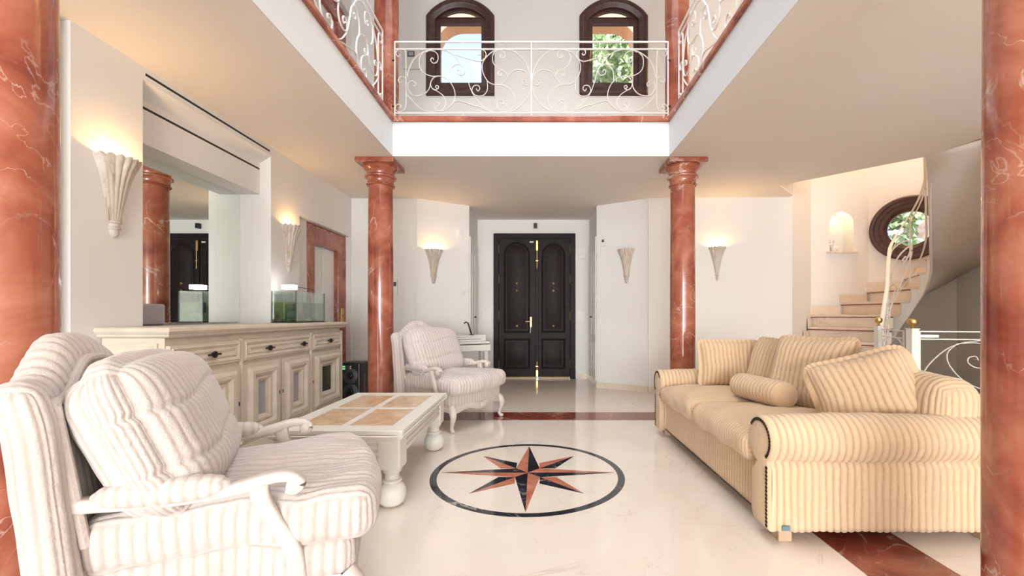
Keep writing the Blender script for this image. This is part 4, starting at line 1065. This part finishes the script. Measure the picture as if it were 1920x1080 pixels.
# ------------------------------------------------------------------ sideboard
def sideboard():
    XF = -2.25; Y0, Y1 = 2.60, 4.97; H = 1.03
    r = thing('sideboard', 'long whitewashed sideboard with moulded doors below the mirror', 'sideboard', (XF, 3.785, 0))
    yc = 3.785
    f = lambda: MB((0, 0, 0), (0, 1, 0), (0, 0, 1), (1, 0, 0))     # u=y, v=z, n=+x from the front plane
    a, b = Y0-yc, Y1-yc
    obj('carcass', f().box(a+.02, b-.02, .09, .965, -.395, -.012), CREAMW, r, bevel=.004)
    obj('plinth', f().box(a, b, 0, .10, -.395, 0), CREAMW, r, bevel=.008)
    t = f(); prof = [(.045, .962), (.025, .965), (.012, .975), (.012, .985), (0, .992), (-.008, 1.005), (-.004, 1.022), (.006, H)]
    def lp(d, z): return [(a-.02+d, z, -.398), (b+.03-d, z, -.398), (b+.03-d, z, .05-d), (a-.02+d, z, .05-d)]
    t.nested([lp(d, z) for d, z in prof]); obj('worktop', t, CREAMW, r, smooth=True, angle=30)
    # end panel (near end, facing the camera)
    e = MB((0, a+.02, 0), (-1, 0, 0), (0, 0, 1), (0, -1, 0))
    pr2 = [(0, 0), (0, .010), (.012, .014), (.03, .006), (.05, .004)]
    for zz in ((.74, .93), (.14, .70)):
        e2 = MB((0, a+.02, 0), (-1, 0, 0), (0, 0, 1), (0, -1, 0)); e2.nested([[(p[0], p[1], h) for p in rect(.05, .36, zz[0], zz[1], d)] for d, h in pr2]); obj('end_panel', e2, CREAMW, r, smooth=True, angle=30)
    bays = [(2.63, 3.265), (3.30, 4.275), (4.315, 4.945)]
    dp = [(0, -.012), (0, .008), (.006, .012), (.016, .012), (.022, .018), (.045, .006), (.05, .014), (.062, .016), (.075, .010)]
    def handle(y, z, par):
        h = f(); h.lathe([(.012, .010), (.010, .022), (.022, .024), (.024, .032), (.020, .036), (.012, .036), (.006, .030)], (y, z, 0), 20)
        h.box(y-.058, y-.018, z-.006, z+.006, .024, .033); h.box(y+.018, y+.058, z-.006, z+.006, .024, .033)
        obj('handle', h, BRONZE, par, smooth=True, angle=35, label='dark bronze handle')
    for i, (p, q) in enumerate(bays):
        p -= yc; q -= yc
        m = f(); m.nested([[(u[0], u[1], h) for u in rect(p, q, .755, .915, d)] for d, h in dp]); d = obj('drawer', m, CREAMW, r, smooth=True, angle=25)
        if i == 1: handle(p+.30, .832, d); handle(q-.15, .832, d)
        else: handle((p+q)/2+.03, .832, d)
        doors = [(p, (p+q)/2-.012), ((p+q)/2+.012, q)] if i == 1 else [(p, q)]
        op = [(0, -.012), (0, .006), (.035, .008), (.042, .022), (.060, .034), (.085, .034), (.105, .020), (.112, .010), (.118, .018), (.135, .018), (.160, -.004), (.165, -.014)]
        KU = 1.18 if i == 1 else 1.3
        for j, (s0, s1) in enumerate(doors):
            m = f(); m.nested([[(u[0], u[1], h) for u in [(s0+d*KU, .135+d), (s1-d*KU, .135+d), (s1-d*KU, .725-d), (s0+d*KU, .725-d)]] for d, h in op], fill=False); dr = obj('door', m, CREAMW, r, smooth=True, angle=25)
            g_ = f(); g_.box(s0+.162*KU, s1-.162*KU, .297, .563, -.011, -.008); obj('pane', g_, GREYP if i == 1 or 0 else BLACKG, dr, label='small glass pane')
            k = f(); ky = s1-.014 if (i == 1 and j == 0) or i == 0 else s0+.014; k.box(ky-.004, ky+.004, .42, .45, .006, .010); obj('keyhole', k, BRONZE, dr)
        obj('stile', f().box(q+.005, q+.03, .12, .93, -.012, .012), CREAMW, r, bevel=.006)
BLACKG = pane('cabinet_glass', (.5, .55, .52), .3)
sideboard()

# ------------------------------------------------------------------ aquarium
def aquarium():
    r = thing('aquarium', 'small glass aquarium with green water on the sideboard', 'aquarium', (-2.50, 4.55, 1.031))
    w2, l2, h = .12, .285, .315
    g_ = MB(); g_.box(-w2, w2, -l2, l2, .004, .012); obj('tank_bottom', g_, BLACK, r)
    for b in ((-w2, -w2+.005, -l2, l2), (w2-.005, w2, -l2, l2), (-w2+.006, w2-.006, -l2, -l2+.005), (-w2+.006, w2-.006, l2-.005, l2)):
        obj('glass_wall', MB().box(b[0], b[1], b[2], b[3], .0125, h), TGLASS, r)
    for x in (-w2, w2):
        for y in (-l2, l2): obj('silicone_seam', MB().box(x-.003, x+.003, y-.003, y+.003, .0125, h), DGREY, r)
    obj('base_mat', MB().box(-w2-.01, w2+.02, -l2-.01, l2+.02, .0, .004), BLACK, r)
    obj('water', MB().box(-w2+.006, w2-.006, -l2+.006, l2-.006, .0135, .205), WATER, r)
    obj('filter_box', MB().box(-.06, .03, .17, .26, .02, .20), DGREY, r, bevel=.005)
    tb = MB(); tb.sweep([tuple(p) for p in catmull([(.06, .02, .17), (.06, .03, .26), (.06, .06, .29), (.06, .09, .27), (.06, .11, .16)], 5)], .004, 8); obj('air_tube', tb, DGREY, r, smooth=True)
    lm = MB(); lm.box(-.06, .06, -.235, -.15, h+.02, h+.065); lp_ = obj('lamp_head', lm, emit('aquarium_lamp', (1, 1, 1), 6), r, bevel=.004, label='glowing white lamp')
    obj('lamp_arm', MB().sweep([(0, -.15, h+.052), (0, .20, h+.05), (0, .262, h+.045), (0, .275, h-.03)], .004, 8), BLACK, r, smooth=True)
    sp = MB(); sp.box(-w2-.008, -w2-.0035, -l2+.01, -l2+.03, .10, .20); obj('thermometer', sp, BLACK, r)
    def ball(x, y, z, rad, label):
        o = MB(); n = 14
        for k in range(10):
            a = k*pi/10; rot = Matrix.Rotation(a, 3, 'Z') @ Matrix.Rotation(R(60+17*k), 3, 'X')
            o.sweep([tuple(Vector((x, y, z))+rot @ Vector((rad*cos(t*2*pi/24), rad*sin(t*2*pi/24), 0))) for t in range(24)], .0045, 5, closed=True)
        o.sphere((x, y, z), rad*.8, 16)
        ob = obj('ornament_ball', o, plain('ornament_grey', (.12, .15, .18), .6, .3, 40), None, smooth=True); ob.location = r.location; tag(ob, label, 'ornament', 'aquarium ornaments'); return ob
    ball(.03, -.19, .068, .048, 'dark openwork ball in the aquarium, nearer the lamp')
    ball(.03, -.02, .064, .044, 'dark openwork ball in the middle of the aquarium')
    for (x, y, s, lb, mt) in ((.03, .12, 1.0, 'pale shell stone on the aquarium floor', TABLEW), (.05, .20, .8, 'dark pebble on the aquarium floor', DGREY)):
        o = MB(); o.sphere((0, 0, 0), .03*s, 14, .5); v = [(p[0]*.8*(1+.2*sin(p[1]*90)), p[1]*1.4, p[2]) for p in o.v]; o.v = v
        ob = obj('pebble', o, mt, None, smooth=True); ob.location = (r.location.x+x, r.location.y+y, 1.031+.014+.014*s); tag(ob, lb, 'stone')
aquarium()
sp = thing('router_box', 'grey rounded box standing in front of the mirror on the sideboard', 'speaker', (-2.82, 3.08, 1.031))
obj('casing', MB().box(-.06, .06, -.13, .13, 0, .155), GREYP, sp, bevel=.015, seg=3)
obj('foot_pad', MB().box(-.05, .055, -.11, .11, -.001, .003), BLACK, sp)

# ------------------------------------------------------------------ party speaker
def speaker():
    r = thing('party_speaker', 'tall black speaker with two round drivers beside the sideboard', 'speaker', (-2.255, 5.36, 0), 0)
    w2, d2, h = .115, .13, .53
    obj('cabinet', MB().box(-w2, w2, -d2, d2, 0, h), BLACK, r, bevel=.02, seg=3)
    f = lambda: MB((-.02, -d2, 0), (1, 0, 0), (0, 0, 1), (0, -1, 0))
    for z in (.37, .18):
        m = f(); m.lathe([(.092, -.001), (.092, .008), (.086, .010), (.048, .003), (.044, .005)], (.015, z, 0), 40); dr = obj('driver', m, DGREY, r, smooth=True, angle=40)
        m = f(); m.lathe([(.044, .003), (.040, .009), (.030, .006), (.022, .010), (.001, .013)], (.015, z, 0), 32); obj('driver_cone', m, BLACK, dr, smooth=True)
    obj('control_panel', f().box(-.085, .035, .44, .50, .001, .007), DGREY, r, bevel=.002)
    gm = emit('green_display', (.25, .8, .3), .6)
    for i in range(2): obj('display_light', f().box(-.08, -.045, .447+i*.028, .465+i*.028, .007, .009), gm, r)
    for i in range(2): obj('control_knob', f().lathe([(.009, .007), (.008, .014), (.001, .015)], (.02, .46+i*.024, 0), 14), WPLAST, r, smooth=True)
    obj('mic_stand', f().sweep([(-.03, .02, .02), (-.02, .16, .02), (.015, .19, .02), (.05, .16, .02), (.06, .02, .02)], .008, 8), BLACK, r, smooth=True)
    obj('badge', f().box(-.055, -.02, .05, .06, .001, .004), WPLAST, r)
    # side lettering (vertical, pale)
    m = MB((w2, 0, 0), (0, 1, 0), (0, 0, 1), (1, 0, 0)); rs = random.Random(3)
    for i in range(11):
        z = .10+i*.027; m.box(-.012, .012, z, z+.004, -.002, .0012)
        if rs.random() < .7: m.box(-.012, .012, z+.013, z+.017, -.002, .0012)
        m.box(-.012 if rs.random() < .5 else .008, .012 if rs.random() < .5 else -.002, z, z+.017, -.002, .0012) if False else m.box(.008, .012, z, z+.017, -.002, .0012)
    obj('side_lettering', m, GREYP, r, label='vertical row of pale lettering')
speaker()

# ------------------------------------------------------------------ white digital piano
pu = Vector((.85, .525, 0)).normalized(); pn = Vector((pu.y, -pu.x, 0))
pr_ = thing('digital_piano', 'white digital piano behind the far armchair', 'piano', (-.66-pu.x*.62, 6.2-pu.y*.62, 0), math.atan2(pu.y, pu.x))
# local x along u (right), local y = away from camera
obj('key_bed', MB().box(-.62, .62, 0, .30, .60, .69), WPLAST, pr_, bevel=.006)
obj('key_slip_gap', MB().box(-.61, .60, -.002, .01, .692, .700), DGREY, pr_)
obj('fall_board', MB().box(-.60, .60, .003, .30, .701, .735), WPLAST, pr_, bevel=.006)
obj('upper_body', MB().box(-.60, .57, .06, .33, .736, .80), WPLAST, pr_, bevel=.006)
obj('upper_gap', MB().box(-.58, .50, .057, .07, .765, .771), DGREY, pr_)
obj('lid', MB().box(-.60, .57, .05, .335, .801, .825), WPLAST, pr_, bevel=.006)
for x in (-.61, .55): obj('side_leg', MB().box(x, x+.05, .05, .11, .0, .60), WPLAST, pr_, bevel=.003)
for x in (-.61, .55): obj('side_panel', MB().box(x+.02, x+.05, .22, .31, .0, .60), WPLAST, pr_, bevel=.003)
obj('back_board', MB().box(-.56, .55, .27, .285, .25, .60), WPLAST, pr_)
obj('pedal_bar', MB().box(-.56, .55, .12, .17, .06, .11), WPLAST, pr_)
gd = thing('desk_stand', 'small bent black stand on top of the white piano', 'stand', (-.92, 6.10, .826))
obj('stand_base', MB().lathe([(.035, 0), (.035, .008), (.01, .012)], n=20), BLACK, gd, smooth=True)
obj('stand_arm', MB().sweep([(0, 0, .01), (-.02, -.01, .08), (-.045, -.02, .17), (-.075, -.03, .185), (-.10, -.04, .165)], lambda t: (.011, .015), 8), BLACK, gd, smooth=True)

# ------------------------------------------------------------------ figurine in niche
fg = thing('animal_figurine', 'small white horned animal figurine in the lit niche', 'figurine', (nxc-.05, 6.82, nz0+.002))
body = MB(); body.sphere((0, 0, 0), 1, 20); body.v = [(p[0]*.085, p[1]*.05, p[2]*.052+.05) for p in body.v]
body2 = MB(); body2.sphere((0, 0, 0), 1, 16); body.add([(p[0]*.035-.075, p[1]*.03-.015, p[2]*.042+.095) for p in body2.v], body2.f)
body.add([(p[0]*.034-.085, p[1]*.022-.03, p[2]*.024+.115) for p in body2.v], body2.f)
for s in (-1, 1): body.add([(p[0]*.022+s*.05, p[1]*.02-.035, p[2]*.018+.018) for p in body2.v], body2.f)
obj('figurine_body', body, plain('glazed_ceramic', (.78, .74, .72), .35, .15, 20), fg, smooth=True)
for s in (-1, 1):
    hn = MB(); hn.sweep([tuple(p) for p in catmull([(-.075+s*.012, -.015, .13), (-.07+s*.028, -.015, .15), (-.07+s*.036, -.015, .17), (-.07+s*.022, -.015, .19)], 4)], lambda t: .009*(1-t*.7), 8); obj('horn', hn, plain('horn_grey', (.4, .36, .33), .5), fg, smooth=True)
point('niche_lamp_glow', (nxc-.0, 6.84, nz1-.04), 1.1, (1, .72, .38), .02)
nl_ = thing('niche_spotlight', 'tiny recessed spotlight at the top of the niche', 'spotlight', (nxc-.02, 6.84, nz1-.03))
obj('lamp_ring', MB().lathe([(.02, 0), (.02, .012), (.012, .012)], n=20), BRASS, nl_, smooth=True); obj('lamp_lens', MB().lathe([(.001, .004), (.012, .006)], n=16), emit('niche_lens', (1, .85, .6), 8), nl_)

# ------------------------------------------------------------------ outdoors
arc = MB((0, 8.2, 0), (1, 0, 0), (0, 0, 1), (0, -1, 0))
op_ = [(-1.88, 3.3), (1.90, 3.3), (1.90, 6.27)]+[(1.90-.45+.45*cos(pi/2*i/8), 6.27+.42*sin(pi/2*i/8)) for i in range(1, 9)]+[(-1.43-.45*sin(pi/2*i/8), 6.27+.42*cos(pi/2*i/8)) for i in range(0, 9)]
arc.plate([(-4, 2.9), (3.5, 2.9), (3.5, 8.2), (-4, 8.2)], [op_], -.35, 0)
ao = obj('porch_arch', arc, TERRA); tag(ao, 'terracotta porch arch outside the gallery windows', 'arch')
pf = obj('porch_floor', MB().box(-4, 3.5, 7.7, 8.55, 2.7, 2.89), TERRA, kind='structure')
struct('garden_ground', MB().box(-40, 60, 7.8, 90, -.6, -.4), GROUND)
def tree(label, x, y, h, rad, n, mat, seed, base=-.4, lo=.45):
    rs = np.random.RandomState(seed)
    r = thing('garden_tree', label, 'tree', (x, y, base), 0, 'trees outside the windows')
    tr = MB(); tr.sweep([(0, 0, 0), (.1, .05, h*.3), (-.05, .1, h*.6), (.0, 0, h*.9)], lambda t: .16*(1-t*.8), 10, up=(1, 0, 0))
    for k in range(8):
        a = rs.rand()*6.28; z = h*(.4+.5*rs.rand()); tr.sweep([(0, 0, z), (cos(a)*rad*.4, sin(a)*rad*.4, z+.4), (cos(a)*rad*.8, sin(a)*rad*.8, z+.9)], lambda t: .05*(1-t*.7), 6)
    obj('trunk', tr, BARK, r, smooth=True)
    # leaf clumps
    m = 60; cl = rs.normal(size=(m, 3)); cl /= np.linalg.norm(cl, axis=1, keepdims=True); cl *= (rs.rand(m, 1)**.4)
    cl[:, 0] *= rad; cl[:, 1] *= rad; cl[:, 2] = cl[:, 2]*h*(1-lo)*.5+h*(1+lo)*.5
    ci = rs.randint(0, m, n); P = cl[ci]+rs.normal(size=(n, 3))*.22*rad/1.5
    D = rs.normal(size=(n, 3)); D /= np.linalg.norm(D, axis=1, keepdims=True); E = np.cross(D, rs.normal(size=(n, 3))); E /= np.linalg.norm(E, axis=1, keepdims=True)
    s = .07+.05*rs.rand(n, 1)
    V = np.concatenate([P-D*s, P+E*s*.5, P+D*s, P-E*s*.5], 1).reshape(-1, 3); F = np.arange(4*n).reshape(-1, 4)
    o = softobj('foliage', (V, F, np.zeros(4*n)), mat, r); o['kind'] = 'stuff'
tree('tall leafy tree filling the right arched window', 1.9, 12.2, 10.6, 1.25, 8000, LEAF2, 1, lo=.5)
tree('second leafy tree at the right side of the right arched window', 4.3, 16.5, 10.2, 1.0, 9000, LEAF, 2, lo=.5)
tree('dense green shrub outside the round stair window', 7.35, 9.5, 4.6, .72, 6500, LEAF2, 3, lo=.2)
tree('distant tree whose tip shows in the left arched window', -2.9, 14.5, 8.3, .8, 3500, LEAF2, 4, lo=.5)
rk = MB((9.1, 10.3, -.4), Vector((.9, .35, 0)).normalized(), (0, 0, 1), (0, -1, 0))
rk.box(0, 5, 0, 4.5, -.4, 0); ro = obj('stone_wall', rk, ROCK); tag(ro, 'pale rough stone garden wall outside the round stair window', 'wall')
